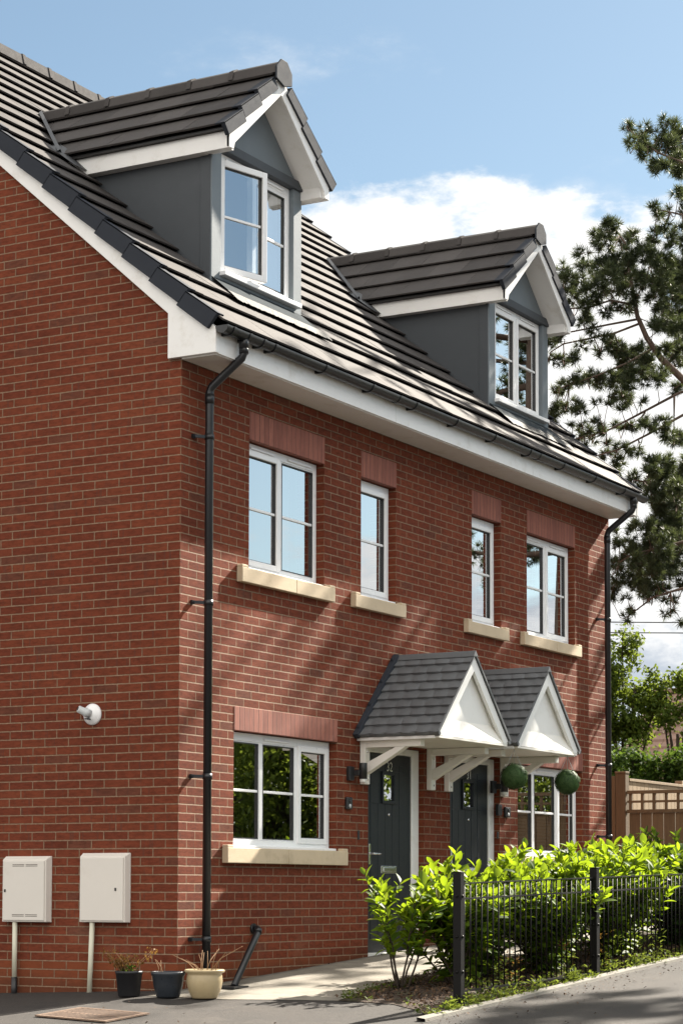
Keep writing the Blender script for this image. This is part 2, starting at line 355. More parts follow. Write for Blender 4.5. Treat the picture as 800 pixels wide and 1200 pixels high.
# ------------------------------------------------------------------ mesh builder
class MB:
    def __init__(s): s.v = []; s.f = []; s.sm = []
    def add(s, verts, faces, smooth=False):
        o = len(s.v)
        s.v += [tuple(v) for v in verts]
        s.f += [tuple(i + o for i in f) for f in faces]
        s.sm += [smooth] * len(faces)
        return s
    def box(s, x0, x1, y0, y1, z0, z1):
        v = [(x, y, z) for z in (z0, z1) for y in (y0, y1) for x in (x0, x1)]
        return s.add(v, [(0, 2, 3, 1), (4, 5, 7, 6), (0, 1, 5, 4), (2, 6, 7, 3), (0, 4, 6, 2), (1, 3, 7, 5)])
    def prism(s, poly, a, b, f):
        """poly: 2-D outline; f(p, w) -> point; extruded between w=a and w=b"""
        n = len(poly)
        v = [f(p, a) for p in poly] + [f(p, b) for p in poly]
        fs = [tuple(range(n - 1, -1, -1)), tuple(range(n, 2 * n))] + [(i, (i + 1) % n, n + (i + 1) % n, n + i) for i in range(n)]
        return s.add(v, fs)
    def beam(s, p, q, w, h, up=(0, 0, 1)):
        p = Vector(p); q = Vector(q); d = (q - p).normalized()
        sd = d.cross(Vector(up))
        if sd.length < 1e-5: sd = d.cross(Vector((1, 0, 0)))
        sd.normalize(); u = sd.cross(d)
        v = []
        for c in (p, q):
            for a, b in ((-1, -1), (1, -1), (1, 1), (-1, 1)):
                v.append(c + sd * (a * w / 2) + u * (b * h / 2))
        return s.add(v, [(3, 2, 1, 0), (4, 5, 6, 7), (0, 1, 5, 4), (1, 2, 6, 5), (2, 3, 7, 6), (3, 0, 4, 7)])
    def tube(s, pts, rad, n=10, cap=True):
        pts = [Vector(p) for p in pts]
        if not isinstance(rad, (list, tuple)): rad = [rad] * len(pts)
        rings = []; ref = None
        for i, p in enumerate(pts):
            a = pts[max(i - 1, 0)]; b = pts[min(i + 1, len(pts) - 1)]
            d = (b - a)
            if d.length < 1e-9: d = Vector((0, 0, 1))
            d.normalize()
            if ref is None:
                ref = d.orthogonal().normalized()
            ref = (ref - d * ref.dot(d))
            if ref.length < 1e-6: ref = d.orthogonal()
            ref.normalize(); e = d.cross(ref)
            rings.append([p + (ref * math.cos(2 * math.pi * k / n) + e * math.sin(2 * math.pi * k / n)) * rad[i] for k in range(n)])
        v = [q for r_ in rings for q in r_]
        f = []
        for i in range(len(pts) - 1):
            for k in range(n):
                f.append((i * n + k, i * n + (k + 1) % n, (i + 1) * n + (k + 1) % n, (i + 1) * n + k))
        s.add(v, f, True)
        if cap:
            o = len(s.v) - len(v)
            s.f += [tuple(o + k for k in range(n - 1, -1, -1)), tuple(o + (len(pts) - 1) * n + k for k in range(n))]
            s.sm += [False, False]
        return s
    def lathe(s, prof, c=(0, 0, 0), n=28, axis=None):
        """prof: (r, h) list; axis: matrix to turn the z axis"""
        v = []
        for r_, h_ in prof:
            for k in range(n):
                p = Vector((r_ * math.cos(2 * math.pi * k / n), r_ * math.sin(2 * math.pi * k / n), h_))
                if axis: p = axis @ p
                v.append(p + Vector(c))
        f = []
        for i in range(len(prof) - 1):
            for k in range(n):
                f.append((i * n + k, i * n + (k + 1) % n, (i + 1) * n + (k + 1) % n, (i + 1) * n + k))
        return s.add(v, f, True)
    def build(s, name, m, parent=None, bevel=0, label=None):
        me = bpy.data.meshes.new(name)
        me.from_pydata(s.v, [], s.f)
        me.polygons.foreach_set('use_smooth', s.sm)
        me.materials.append(M[m] if isinstance(m, str) else m)
        me.update()
        o = bpy.data.objects.new(name, me); col.objects.link(o)
        if parent: o.parent = parent
        if label: o['label'] = label
        if bevel:
            b = o.modifiers.new('bevel', 'BEVEL'); b.width = bevel; b.segments = 2; b.limit_method = 'ANGLE'; b.angle_limit = R(50)
        return o

def fast(name, V, F, m, parent=None):
    """V (n,3) array, F (k,3|4) array"""
    me = bpy.data.meshes.new(name)
    V = np.asarray(V, np.float32); F = np.asarray(F, np.int32)
    k = F.shape[1]
    me.vertices.add(len(V)); me.vertices.foreach_set('co', V.ravel())
    me.loops.add(F.size); me.loops.foreach_set('vertex_index', F.ravel())
    me.polygons.add(len(F)); me.polygons.foreach_set('loop_start', np.arange(len(F), dtype=np.int32) * k)
    me.materials.append(M[m]); me.update(); me.validate()
    o = bpy.data.objects.new(name, me); col.objects.link(o)
    if parent: o.parent = parent
    return o

def tag(o, label, cat, group=None):
    o['label'] = label; o['category'] = cat
    if group: o['group'] = group
    return o
def thing(name, label, cat, loc=(0, 0, 0), group=None):
    o = bpy.data.objects.new(name, None); col.objects.link(o); o.location = loc
    o.empty_display_size = 0.2
    return tag(o, label, cat, group)
def structure(o):
    o['kind'] = 'structure'; return o
# ------------------------------------------------------------------ ground
def h(x, y):
    hx = 0.06 * max(min(x, 9.0), -26.0)
    hy = 0.04 * max(y, -3.0) if y < 0 else -0.035 * min(y, 3.0)
    return hx + hy
def axis_steps(lo, hi, fine_lo, fine_hi, st):
    a = [lo, lo * 0.5, lo * 0.25] + list(np.arange(fine_lo, fine_hi + 1e-6, st)) + [hi * 0.25, hi * 0.5, hi]
    return sorted(set(round(float(v), 3) for v in a))
xs = axis_steps(-400, 400, -30, 30, 1.0); ys = axis_steps(-400, 400, -30, 30, 1.0)
V = [(x, y, h(x, y)) for y in ys for x in xs]; nx = len(xs)
F = [(j * nx + i, j * nx + i + 1, (j + 1) * nx + i + 1, (j + 1) * nx + i) for j in range(len(ys) - 1) for i in range(nx - 1)]
structure(fast('ground', V, F, 'asphalt'))

def sheet(name, poly, lift, m, st=0.25):
    """ground-following sheet with a kinked outline: fan of small cells clipped to the polygon"""
    bm = bmesh.new()
    vs = [bm.verts.new((x, y, 0)) for x, y in poly]
    bm.faces.new(vs)
    x0, x1 = min(p[0] for p in poly), max(p[0] for p in poly); y0, y1 = min(p[1] for p in poly), max(p[1] for p in poly)
    for ax, lo, hi in ((0, x0, x1), (1, y0, y1)):
        v = math.floor(lo / st) * st + st
        while v < hi:
            n = (1, 0, 0) if ax == 0 else (0, 1, 0); co = (v, 0, 0) if ax == 0 else (0, v, 0)
            bmesh.ops.bisect_plane(bm, geom=bm.verts[:] + bm.edges[:] + bm.faces[:], plane_co=co, plane_no=n)
            v += st
    for v in bm.verts: v.co.z = h(v.co.x, v.co.y) + lift
    bmesh.ops.recalc_face_normals(bm, faces=bm.faces[:])
    if bm.faces and sum(f.normal.z for f in bm.faces) < 0: bmesh.ops.reverse_faces(bm, faces=bm.faces[:])
    me = bpy.data.meshes.new(name); bm.to_mesh(me); bm.free(); me.materials.append(M[m])
    o = bpy.data.objects.new(name, me); col.objects.link(o)
    return o
structure(sheet('path', [(-0.42, 0.0), (-0.30, -0.62), (-0.02, -1.12), (0.10, -1.40), (0.45, -1.33), (0.9, -1.2), (1.9, -1.09), (8.9, -1.09), (8.9, 0.0)], 0.0035, 'slab'))
bedpoly = [(0.10, -1.40), (0.14, -1.85), (-0.12, -2.22), (-0.42, -2.452), (9.6, -2.452), (9.6, -1.09), (1.9, -1.09), (0.9, -1.2), (0.45, -1.33)]
structure(sheet('planting_bed', bedpoly, 0.0045, 'mulch'))
kb = MB()
kp = [(-0.62, -2.49)] + [(x, -2.49 - 0.012 * math.sin(x * 1.3)) for x in np.arange(-0.2, 9.7, 0.4)]
for a, b in zip(kp[:-1], kp[1:]):
    za, zb_ = h(*a), h(*b)
    kb.add([(a[0], a[1] - 0.04, za - 0.05), (b[0], b[1] - 0.04, zb_ - 0.05), (b[0], b[1] - 0.028, zb_ + 0.022), (a[0], a[1] - 0.028, za + 0.022),
            (a[0], a[1] + 0.038, za - 0.05), (b[0], b[1] + 0.038, zb_ - 0.05), (b[0], b[1] + 0.038, zb_ + 0.032), (a[0], a[1] + 0.038, za + 0.032)],
           [(0, 1, 2, 3), (3, 2, 6, 7), (7, 6, 5, 4)])
structure(kb.build('kerb', 'kerb'))

# ------------------------------------------------------------------ house
XR, YB, ZS = 8.78, 8.92, 5.03           # right wall, rear wall, soffit
TAN = 0.866; PITCH = math.atan(TAN); CP, SP = math.cos(PITCH), math.sin(PITCH)
def roofz(y): return 5.61 + TAN * y     # underside datum of the tiles
house = thing('brick_house', 'red brick semi-detached house with two gabled dormers, grey tiled roof and paired door canopies', 'house')

windows = [  # x0, x1, z0, z1 of the brick opening
    (1.03, 2.29, 3.475, 4.585), (2.96, 3.64, 3.475, 4.585), (5.245, 5.925, 3.475, 4.585), (6.555, 7.815, 3.475, 4.585),
    (0.81, 2.53, 1.14, 2.115), (6.31, 8.0, 1.14, 2.115)]
doors = [(3.10, 4.215, 0.20, 2.135), (4.755, 5.875, 0.30, 2.135)]
holes = [(a, b, c, d) for a, b, c, d in windows] + [(a, b, c - 0.35, d) for a, b, c, d in doors]
w = MB()
gx = sorted(set([0.0, XR] + [v for a in holes for v in a[:2]])); gz = sorted(set([-0.4, 5.25] + [v for a in holes for v in a[2:]]))
for i in range(len(gx) - 1):
    for j in range(len(gz) - 1):
        cx_, cz_ = (gx[i] + gx[i + 1]) / 2, (gz[j] + gz[j + 1]) / 2
        if any(a < cx_ < b and c < cz_ < d for a, b, c, d in holes): continue
        w.add([(gx[i], 0, gz[j]), (gx[i + 1], 0, gz[j]), (gx[i + 1], 0, gz[j + 1]), (gx[i], 0, gz[j + 1])], [(0, 1, 2, 3)])
for a, b, c, d in holes:
    D = 0.28
    w.add([(a, 0, c), (a, D, c), (a, D, d), (a, 0, d)], [(0, 1, 2, 3)])
    w.add([(b, 0, c), (b, 0, d), (b, D, d), (b, D, c)], [(0, 1, 2, 3)])
    w.add([(a, 0, d), (a, D, d), (b, D, d), (b, 0, d)], [(0, 1, 2, 3)])
    w.add([(a, 0, c), (b, 0, c), (b, D, c), (a, D, c)], [(0, 1, 2, 3)])
w.build('brick_wall', 'brick', house)
for x, flip in ((0.0, 1), (XR, 0)):
    g = MB(); pts = [(x, 0, -0.6), (x, YB, -0.9), (x, YB, 5.25), (x, YB / 2, roofz(YB / 2) - 0.06), (x, 0, 5.25)]
    pts[2] = (x, YB, 5.45); pts[4] = (x, 0, 5.45)
    g.add(pts, [(0, 4, 3, 2, 1) if flip else (0, 1, 2, 3, 4)])
    g.build('brick_wall', 'brick', house)
MB().add([(0, YB, -0.9), (0, YB, 5.45), (XR, YB, 5.45), (XR, YB, -0.9)], [(0, 1, 2, 3)]).build('brick_wall', 'brick', house)
# inside: floors, and a partition so that the rooms read dark behind the glass
fl = MB()
for z in (0.0, 2.75, 5.30): fl.box(0.02, XR - 0.02, 0.29, YB - 0.02, z, z + 0.10)
fl.box(0.02, XR - 0.02, 4.2, 4.3, 0.1, 5.3); fl.box(4.35, 4.47, 0.29, 4.2, 0.1, 5.3); fl.box(2.62, 2.72, 0.29, 4.2, 0.1, 5.3); fl.box(6.08, 6.18, 0.29, 4.2, 0.1, 5.3)
fl.build('interior_floor', 'room', house)

for a, b, c, d in windows:
    zt = 4.82 if d > 3 else 2.312
    lt = MB().box(a - (0.0), b, -0.004, 0.05, d - 0.002, zt)
    lt.build('lintel', 'soldier', house, 0.003)

def pane_group(win, x0, x1, z0, z1, y, fw, bar=True, cas=True, glass='glass', mat='frame', yf=None):
    """one light: sash frame ring, glass, glazing bar"""
    s = MB()
    ya, yb = (y - 0.012, y + 0.05) if cas else (y + 0.006, y + 0.05)
    if fw > 0:
        s.box(x0, x0 + fw, ya, yb, z0, z1); s.box(x1 - fw, x1, ya, yb, z0, z1)
        s.box(x0 + fw, x1 - fw, ya, yb, z0, z0 + fw); s.box(x0 + fw, x1 - fw, ya, yb, z1 - fw, z1)
        s.build('casement' if cas else 'glazing_bead', mat, win, 0.005)
    gx0, gx1, gz0, gz1 = x0 + fw, x1 - fw, z0 + fw, z1 - fw
    gk = MB()
    for (p0, p1, q0, q1) in ((gx0, gx0 + 0.007, gz0, gz1), (gx1 - 0.007, gx1, gz0, gz1), (gx0 + 0.007, gx1 - 0.007, gz0, gz0 + 0.007), (gx0 + 0.007, gx1 - 0.007, gz1 - 0.007, gz1)):
        gk.box(p0, p1, y + 0.004, y + 0.03, q0, q1)
    gk.build('gasket', 'blackm', win)
    tilt = rnd.uniform(-0.0025, 0.0025)
    MB().add([(gx0, y + 0.022 - tilt, gz0), (gx1, y + 0.022 + tilt, gz0), (gx1, y + 0.022 + tilt, gz1), (gx0, y + 0.022 - tilt, gz1)], [(0, 1, 2, 3)]).build('pane', glass, win)
    if bar:
        zm = gz0 + (gz1 - gz0) * 0.50
        MB().box(gx0, gx1, y + 0.008, y + 0.021, zm - 0.011, zm + 0.011).build('glazing_bar', mat, win, 0.003)

def window(op, splits, cas, vents, y=0.08, glass='glass', hood=False, sill_x=None, sill_z=None, joint=None):
    x0, x1, z0, z1 = op
    fw = 0.052
    f = MB()
    f.box(x0 + 0.004, x0 + fw, y, y + 0.07, z0 + 0.002, z1 - 0.006); f.box(x1 - fw, x1 - 0.004, y, y + 0.07, z0 + 0.002, z1 - 0.006)
    f.box(x0 + fw, x1 - fw, y, y + 0.07, z1 - 0.075, z1 - 0.006); f.box(x0 + fw, x1 - fw, y, y + 0.07, z0 + 0.002, z0 + fw + 0.02)
    ed = [x0 + fw] + splits + [x1 - fw]
    for s in splits: f.box(s - 0.026, s + 0.026, y + 0.001, y + 0.07, z0 + fw + 0.02, z1 - 0.075)
    win = f.build('window', 'frame', house, 0.004)
    for i in range(len(ed) - 1):
        a = ed[i] + (0.014 if i else -0.012); b = ed[i + 1] - (0.014 if i < len(ed) - 2 else -0.012)
        if cas[i]: pane_group(win, a, b, z0 + fw + 0.004, z1 - 0.064, y, 0.05, True, True, glass)
        else: pane_group(win, a + 0.012, b - 0.012, z0 + fw + 0.02, z1 - 0.075, y, 0.012, True, False, glass)
    for a, b in vents:
        MB().box(a, b, y - 0.017, y - 0.001, z1 - 0.056, z1 - 0.036).build('trickle_vent', 'frame', win, 0.006)
    # upvc drip sill and the cast stone sill under it
    MB().box(x0 + 0.002, x1 + 0.0 - 0.002, 0.006, y + 0.05, z0 - 0.002, z0 + 0.022).build('drip_sill', 'frame', win, 0.004)
    sx0, sx1 = sill_x; zb0, zt0 = sill_z
    st = MB()
    segs = [(sx0, sx1)] if joint is None else [(sx0, joint - 0.002), (joint + 0.002, sx1)]
    for a, b in segs: st.box(a, b, -0.06, -0.001, zb0, zt0)
    st.box(x0 + 0.004, x1 - 0.004, -0.001, 0.20, zb0 + 0.03, zt0 - 0.006)
    st.box(sx0, sx0 + 0.09, -0.058, -0.002, zt0 - 0.002, zt0 + 0.022); st.box(sx1 - 0.09, sx1, -0.058, -0.002, zt0 - 0.002, zt0 + 0.022)
    st.build('stone_sill', 'stone', win, 0.006)
    return win
W = windows
w1 = window(W[0], [1.66], [1, 0], [(1.16, 1.55), (1.78, 2.17)], sill_x=(0.84, 2.39), sill_z=(3.35, 3.475), joint=1.72)
w2 = window(W[1], [], [1], [], sill_x=(2.765, 3.735), sill_z=(3.355, 3.47))
w3 = window(W[2], [], [1], [], sill_x=(5.055, 6.0), sill_z=(3.36, 3.475))
w4 = window(W[3], [7.185], [0, 1], [(6.72, 7.06), (7.30, 7.69)], sill_x=(6.38, 7.87), sill_z=(3.365, 3.48), joint=7.20)
w5 = window(W[4], [1.37, 1.955], [0, 0, 1], [(1.40, 1.82)], glass='glassd', sill_x=(0.638, 2.63), sill_z=(1.013, 1.14), joint=1.60)
w6 = window(W[5], [6.87, 7.46], [0, 0, 1], [(6.94, 7.36)], glass='glassd', sill_x=(6.13, 8.10), sill_z=(1.013, 1.14))
# things behind the glass
bl = MB()
for k in range(26): bl.box(6.42, 7.92, 0.33 + 0.0, 0.352, 1.18 + k * 0.036, 1.18 + k * 0.036 + 0.027)
bl.build('blind', 'blind', w6)
cu = MB()
def drape(mb, x0, x1, y, z0, z1, amp=0.03, n=44, waves=9):
    v = []; 
    for i in range(n + 1):
        t_ = i / n; x = x0 + (x1 - x0) * t_; yy = y + amp * math.sin(t_ * waves * 2 * math.pi) + amp * 0.4 * math.sin(t_ * waves * 5.1)
        v += [(x, yy, z0), (x, yy, z1)]
    mb.add(v, [(2 * i, 2 * i + 2, 2 * i + 3, 2 * i + 1) for i in range(n)], True)
drape(cu, 1.06, 1.22, 0.36, 3.3, 4.6, 0.02, 20, 3); drape(cu, 2.12, 2.27, 0.36, 3.3, 4.6, 0.02, 20, 3)
cu.build('curtain', 'curtain', w1)
for ww, xa_, xb_ in ((w2, 3.42, 3.62), (w3, 5.27, 5.42), (w4, 7.60, 7.80), (w4, 6.58, 6.74), (w5, 0.83, 1.02), (w5, 2.30, 2.51)):
    cu = MB(); drape(cu, xa_, xb_, 0.37, 3.3 if xa_ > 2.6 and ww is not w5 else 1.0, 4.6 if ww is not w5 else 2.15, 0.018, 20, 3); cu.build('curtain', 'curtain', ww)

# ---- doors
def door(op, leaf_x0, leaf_x1, number, nx, floor_z):
    x0, x1, z0, z1 = op; y = 0.06
    f = MB()
    f.box(x0 + 0.003, leaf_x0, y, y + 0.09, z0 - 0.02, z1 - 0.004); f.box(leaf_x1, x1 - 0.003, y, y + 0.09, z0 - 0.02, z1 - 0.004)
    f.box(leaf_x0, leaf_x1, y, y + 0.09, 2.068, z1 - 0.004)
    f.box(leaf_x0, leaf_x1, y - 0.03, y + 0.09, z0 - 0.02, z0 + 0.02)
    xm = (leaf_x0 + leaf_x1) / 2
    wx0, wx1, wz0, wz1 = xm - 0.105, xm + 0.105, 1.63, 1.87
    lf = MB()
    ya, yb = y + 0.012, y + 0.056
    lz0, lz1 = z0 + 0.024, 2.064; a, b = leaf_x0 + 0.004, leaf_x1 - 0.004
    lf.box(a, wx0, ya, yb, lz0, lz1); lf.box(wx1, b, ya, yb, lz0, lz1); lf.box(wx0, wx1, ya, yb, lz0, wz0); lf.box(wx0, wx1, ya, yb, wz1, lz1)
    # planked grooves: thin proud boards
    n = 5
    for k in range(n):
        p0 = a + 0.10 + (b - a - 0.20) * k / n; p1 = a + 0.10 + (b - a - 0.20) * (k + 1) / n
        for zz0, zz1 in ((lz0 + 0.12, wz0 - 0.035), (wz1 + 0.035, lz1 - 0.10)):
            lf.box(p0 + 0.004, p1 - 0.004, ya - 0.004, ya + 0.01, zz0, zz1)
        for (zz0, zz1) in ((wz0 - 0.031, wz1 + 0.031),):
            if p1 < wx0 - 0.02 or p0 > wx1 + 0.02: lf.box(p0 + 0.004, p1 - 0.004, ya - 0.004, ya + 0.01, zz0, zz1)
    dr = lf.build('door', 'door', house, 0.003)
    f.build('frame', 'white', dr, 0.005)
    g = MB(); t_ = 0.03
    g.box(wx0 - t_, wx0, ya - 0.016, ya + 0.02, wz0 - t_, wz1 + t_); g.box(wx1, wx1 + t_, ya - 0.016, ya + 0.02, wz0 - t_, wz1 + t_)
    g.box(wx0, wx1, ya - 0.016, ya + 0.02, wz0 - t_, wz0); g.box(wx0, wx1, ya - 0.016, ya + 0.02, wz1, wz1 + t_)
    g.build('glazing_frame', 'door', dr, 0.004)
    MB().box(wx0 + 0.001, wx1 - 0.001, ya + 0.006, ya + 0.012, wz0 + 0.001, wz1 - 0.001).build('pane', 'glassd', dr)
    MB().lathe([(0.0, 0.012), (0.010, 0.012), (0.014, 0.006), (0.014, 0.0)], (xm, ya - 0.004, 1.50), 14, Matrix.Rotation(R(90), 3, 'X')).build('spy_hole', 'chrome', dr)
    hd = MB(); hx = leaf_x0 + 0.075
    hd.box(hx - 0.018, hx + 0.018, ya - 0.014, ya, 1.03, 1.22)
    hd.tube([(hx, ya - 0.008, 1.13), (hx, ya - 0.055, 1.13), (hx + 0.02, ya - 0.062, 1.13), (hx + 0.13, ya - 0.058, 1.128)], 0.010, 8)
    hd.build('handle', 'chrome', dr, 0.003)
    lp = MB().box(xm - 0.15, xm + 0.15, ya - 0.012, ya - 0.003, 0.95, 1.02); lp.box(xm - 0.115, xm + 0.115, ya - 0.018, ya - 0.0122, 0.965, 1.005)
    lp.build('letter_plate', 'chrome', dr, 0.004)
    cv = bpy.data.curves.new('door_number', 'FONT'); cv.body = number; cv.size = 0.125; cv.extrude = 0.003; cv.align_x = 'CENTER'; cv.materials.append(M['chrome'])
    tmp = bpy.data.objects.new('tmp', cv); col.objects.link(tmp)
    bpy.context.view_layer.update()
    me = bpy.data.meshes.new_from_object(tmp.evaluated_get(bpy.context.evaluated_depsgraph_get())); me.name = 'door_number'
    bpy.data.objects.remove(tmp)
    o = bpy.data.objects.new('door_number', me); col.objects.link(o); o.parent = dr
    o.location = (nx, ya - 0.008, 1.905); o.rotation_euler = (R(90), 0, 0)
    # a step up to the threshold
    MB().box(x0 - 0.02, x1 + 0.02, -0.16, y + 0.05, z0 - 0.3, z0 - 0.022).build('doorstep', 'slab', dr, 0.006)
    return dr
door(doors[0], 3.165, 4.07, '32', 3.625, 0.2)
door(doors[1], 4.83, 5.745, '31', 5.30, 0.3)

# ---- main roof
G = 0.36; TW = 0.40
def slope_pt(s, t_, x, mirror=False):
    y = -0.336 + s * CP - t_ * SP; z = roofz(-0.336) + s * SP + t_ * CP
    if mirror: y = YB - y
    return (x, y, z)
DX = (1.76, 6.95)                       # dormer centre lines
YD = 0.40
HW = 0.74
NC = int(math.ceil((YB / 2 + 0.336) / CP / G))
smax = (YB / 2 + 0.336) / CP
def tiles(mb, mirror):
    for k in range(NC):
        s0 = k * G; s1 = min(s0 + G + 0.09, smax)
        if k == 0: s0 = -0.075
        x = -0.04 - (TW / 2 if k % 2 else 0)
        while x < XR + 0.03:
            a, b = max(x, -0.04), min(x + TW, XR + 0.03); x += TW
            if b - a < 0.02: continue
            ym = slope_pt((s0 + s1) / 2, 0, 0)[1]
            if not mirror and any(abs((a + b) / 2 - d) < HW - 0.22 and YD + (0.18 if d == DX[0] else 0.06) < ym < 2.3 for d in DX): continue
            j = rnd.uniform(-0.0025, 0.0025); e = rnd.uniform(-0.003, 0.003)
            t0, t1 = 0.058 + j, 0.014
            p = [slope_pt(s0 + e, t0 - 0.015, a + 0.0015), slope_pt(s0 + e, t0 - 0.015, b - 0.0015), slope_pt(s1, t1 - 0.012, b - 0.0015), slope_pt(s1, t1 - 0.012, a + 0.0015),
                 slope_pt(s0 + e, t0, a + 0.0015), slope_pt(s0 + e, t0 + rnd.uniform(-0.001, 0.001), b - 0.0015), slope_pt(s1, t1, b - 0.0015), slope_pt(s1, t1, a + 0.0015)]
            if mirror: p = [(q[0], YB - q[1], q[2]) for q in p]
            fs = [(4, 5, 6, 7), (0, 1, 5, 4), (1, 2, 6, 5), (0, 4, 7, 3), (3, 2, 1, 0)]
            mb.add(p, fs)
rt = MB(); tiles(rt, False); tiles(rt, True)
roof = rt.build('roof', 'tile', house)
# felted deck under the tiles, open inside the dormers
dk = MB()
xcuts = sorted([-0.03, XR + 0.02] + [d + s_ * (HW - 0.03) for d in DX for s_ in (-1, 1)])
for i in range(len(xcuts) - 1):
    inside = any(abs((xcuts[i] + xcuts[i + 1]) / 2 - d) < 0.1 for d in DX)
    for (ya, yb) in (((-0.336, YD + 0.1), (2.0, YB / 2)) if inside else ((-0.336, YB / 2),)):
        dk.add([(xcuts[i], ya, roofz(ya) - 0.012), (xcuts[i + 1], ya, roofz(ya) - 0.012), (xcuts[i + 1], yb, roofz(yb) - 0.012), (xcuts[i], yb, roofz(yb) - 0.012)], [(0, 1, 2, 3)])
dk.add([(-0.03, YB + 0.336, roofz(-0.336) - 0.012), (-0.03, YB / 2, roofz(YB / 2) - 0.012), (XR + 0.02, YB / 2, roofz(YB / 2) - 0.012), (XR + 0.02, YB + 0.336, roofz(-0.336) - 0.012)], [(0, 1, 2, 3)])
dk.build('roof_deck', 'blackm', roof)
# ridge tiles
rg = MB(); zr = roofz(YB / 2) + 0.06
x = -0.06
while x < XR + 0.04:
    b = min(x + 0.45, XR + 0.05)
    prof = [(-0.115, -0.10), (-0.088, 0.012), (0.0, 0.035), (0.088, 0.012), (0.115, -0.10), (0.0, -0.03)]
    rg.prism(prof, x + 0.003, b - 0.003, lambda p, w_: (w_, YB / 2 + p[0], zr + p[1]))
    rg.prism([(p[0] * 1.06, p[1] + 0.008) for p in prof], b - 0.05, b - 0.002, lambda p, w_: (w_, YB / 2 + p[0], zr + p[1]))
    x = b if b < XR + 0.05 else 99
rg.build('ridge_tile', 'ridge', roof)
# verge caps stepping up both gables
for xa, xb in ((-0.075, -0.035), (XR + 0.03, XR + 0.07)):
    vg = MB()
    for mirror in (False, True):
        for k in range(NC):
            s0, s1 = k * G - 0.012, min(k * G + G + 0.0, smax)
            for (x_a, x_b, ta, tb, ta2, tb2) in ((xa, xb, -0.085, 0.066, -0.110, 0.030), ((xa, xa + 0.10, 0.052, 0.067, 0.016, 0.031) if xa < 0 else (xb - 0.10, xb, 0.052, 0.067, 0.016, 0.031))):
                p = [slope_pt(s0, ta, x_a), slope_pt(s0, ta, x_b), slope_pt(s1, ta2, x_b), slope_pt(s1, ta2, x_a),
                     slope_pt(s0, tb, x_a), slope_pt(s0, tb, x_b), slope_pt(s1, tb2, x_b), slope_pt(s1, tb2, x_a)]
                if mirror: p = [(q[0], YB - q[1], q[2]) for q in p]
                vg.add(p, [(4, 5, 6, 7), (0, 1, 5, 4), (1, 2, 6, 5), (2, 3, 7, 6), (3, 0, 4, 7), (3, 2, 1, 0)])
    vg.build('verge_cap', 'verge', roof, 0.003)
# barge boards, box ends, fascia, soffit
for xa, xb in ((-0.035, 0.004), (XR - 0.004, XR + 0.035)):
    b = MB()
    lo = lambda y: 5.329 + TAN * y
    hi = lambda y: roofz(y) - 0.03
    b.prism([(0.10, lo(0.10)), (YB / 2, lo(YB / 2)), (YB / 2, hi(YB / 2)), (0.10, hi(0.10))], xa, xb, lambda p, w_: (w_, p[0], p[1]))
    b.prism([(YB - 0.10, lo(0.10)), (YB / 2, lo(YB / 2)), (YB / 2, hi(YB / 2)), (YB - 0.10, hi(0.10))], xa, xb, lambda p, w_: (w_, p[0], p[1]))
    b.build('barge_board', 'white', house, 0.004)
    xa2, xb2 = (xa - 0.006, xb + 0.002) if xa < 0 else (xa - 0.002, xb + 0.006)
    e = MB()
    e.prism([(0.108, 5.055), (0.108, 5.416), (0.108, hi(0.108) - 0.02), (-0.352, hi(-0.352) - 0.02), (-0.352, 5.055)], xa2, xb2, lambda p, w_: (w_, p[0], p[1]))
    e.build('box_end', 'white', house, 0.004)
    e = MB(); Yb = lambda p: YB - p
    e.prism([(YB - 0.108, 5.055), (YB - 0.108, 5.40), (YB + 0.345, hi(-0.345) - 0.03), (YB + 0.345, 5.055)], xa2, xb2, lambda p, w_: (w_, p[0], p[1]))
    e.build('box_end', 'white', house, 0.004)
fa = MB()
for a, b in ((0.0, 2.98), (2.984, 5.96), (5.964, XR)):
    fa.box(a, b, -0.348, -0.328, 5.052, 5.262)
fascia = fa.build('fascia', 'white', house, 0.003)
so = MB()
for a, b in ((0.0, 2.98), (2.983, 5.96), (5.963, XR)): so.box(a, b, -0.327, -0.002, 5.045, 5.06)
so.build('soffit', 'white', fascia)
fb = MB().box(0.0, XR, YB + 0.328, YB + 0.348, 5.052, 5.262); fb.box(0, XR, YB + 0.002, YB + 0.327, 5.045, 5.06); fb.build('fascia', 'white', house)
# gutter: a half-round trough with brackets and stop ends
GY, GZ, GR = -0.412, 5.262, 0.058
gt = MB(); n = 22
prof = [(GR * math.cos(math.pi + math.pi * k / n), GR * math.sin(math.pi + math.pi * k / n)) for k in range(n + 1)]
inn = [(0.93 * p[0], 0.93 * p[1] ) for p in reversed(prof)]
outl = prof + inn
v = []
ga, gb = -0.045, XR + 0.05
for xx in (ga, gb): v += [(xx, GY + p[0], GZ + p[1]) for p in outl]
k_ = len(outl)
gt.add(v, [(i, (i + 1) % k_, k_ + (i + 1) % k_, k_ + i) for i in range(k_)])
for xx in (ga, gb): gt.prism(prof, xx - 0.004, xx + 0.004, lambda p, w_: (w_, GY + p[0] * 1.04, GZ + p[1] * 1.04))
for xx in (2.9, 5.95):
    gt.prism([(1.08 * p[0], 1.08 * p[1]) for p in prof] + [(1.01 * p[0], 1.01 * p[1]) for p in reversed(prof)], xx - 0.05, xx + 0.05, lambda p, w_: (w_, GY + p[0], GZ + p[1]))
gutter = gt.build('gutter', 'black', house)
br = MB(); xx = 0.10
bxs = [0.06, 0.30, 0.52] + [0.70 + 0.83 * i for i in range(10)]
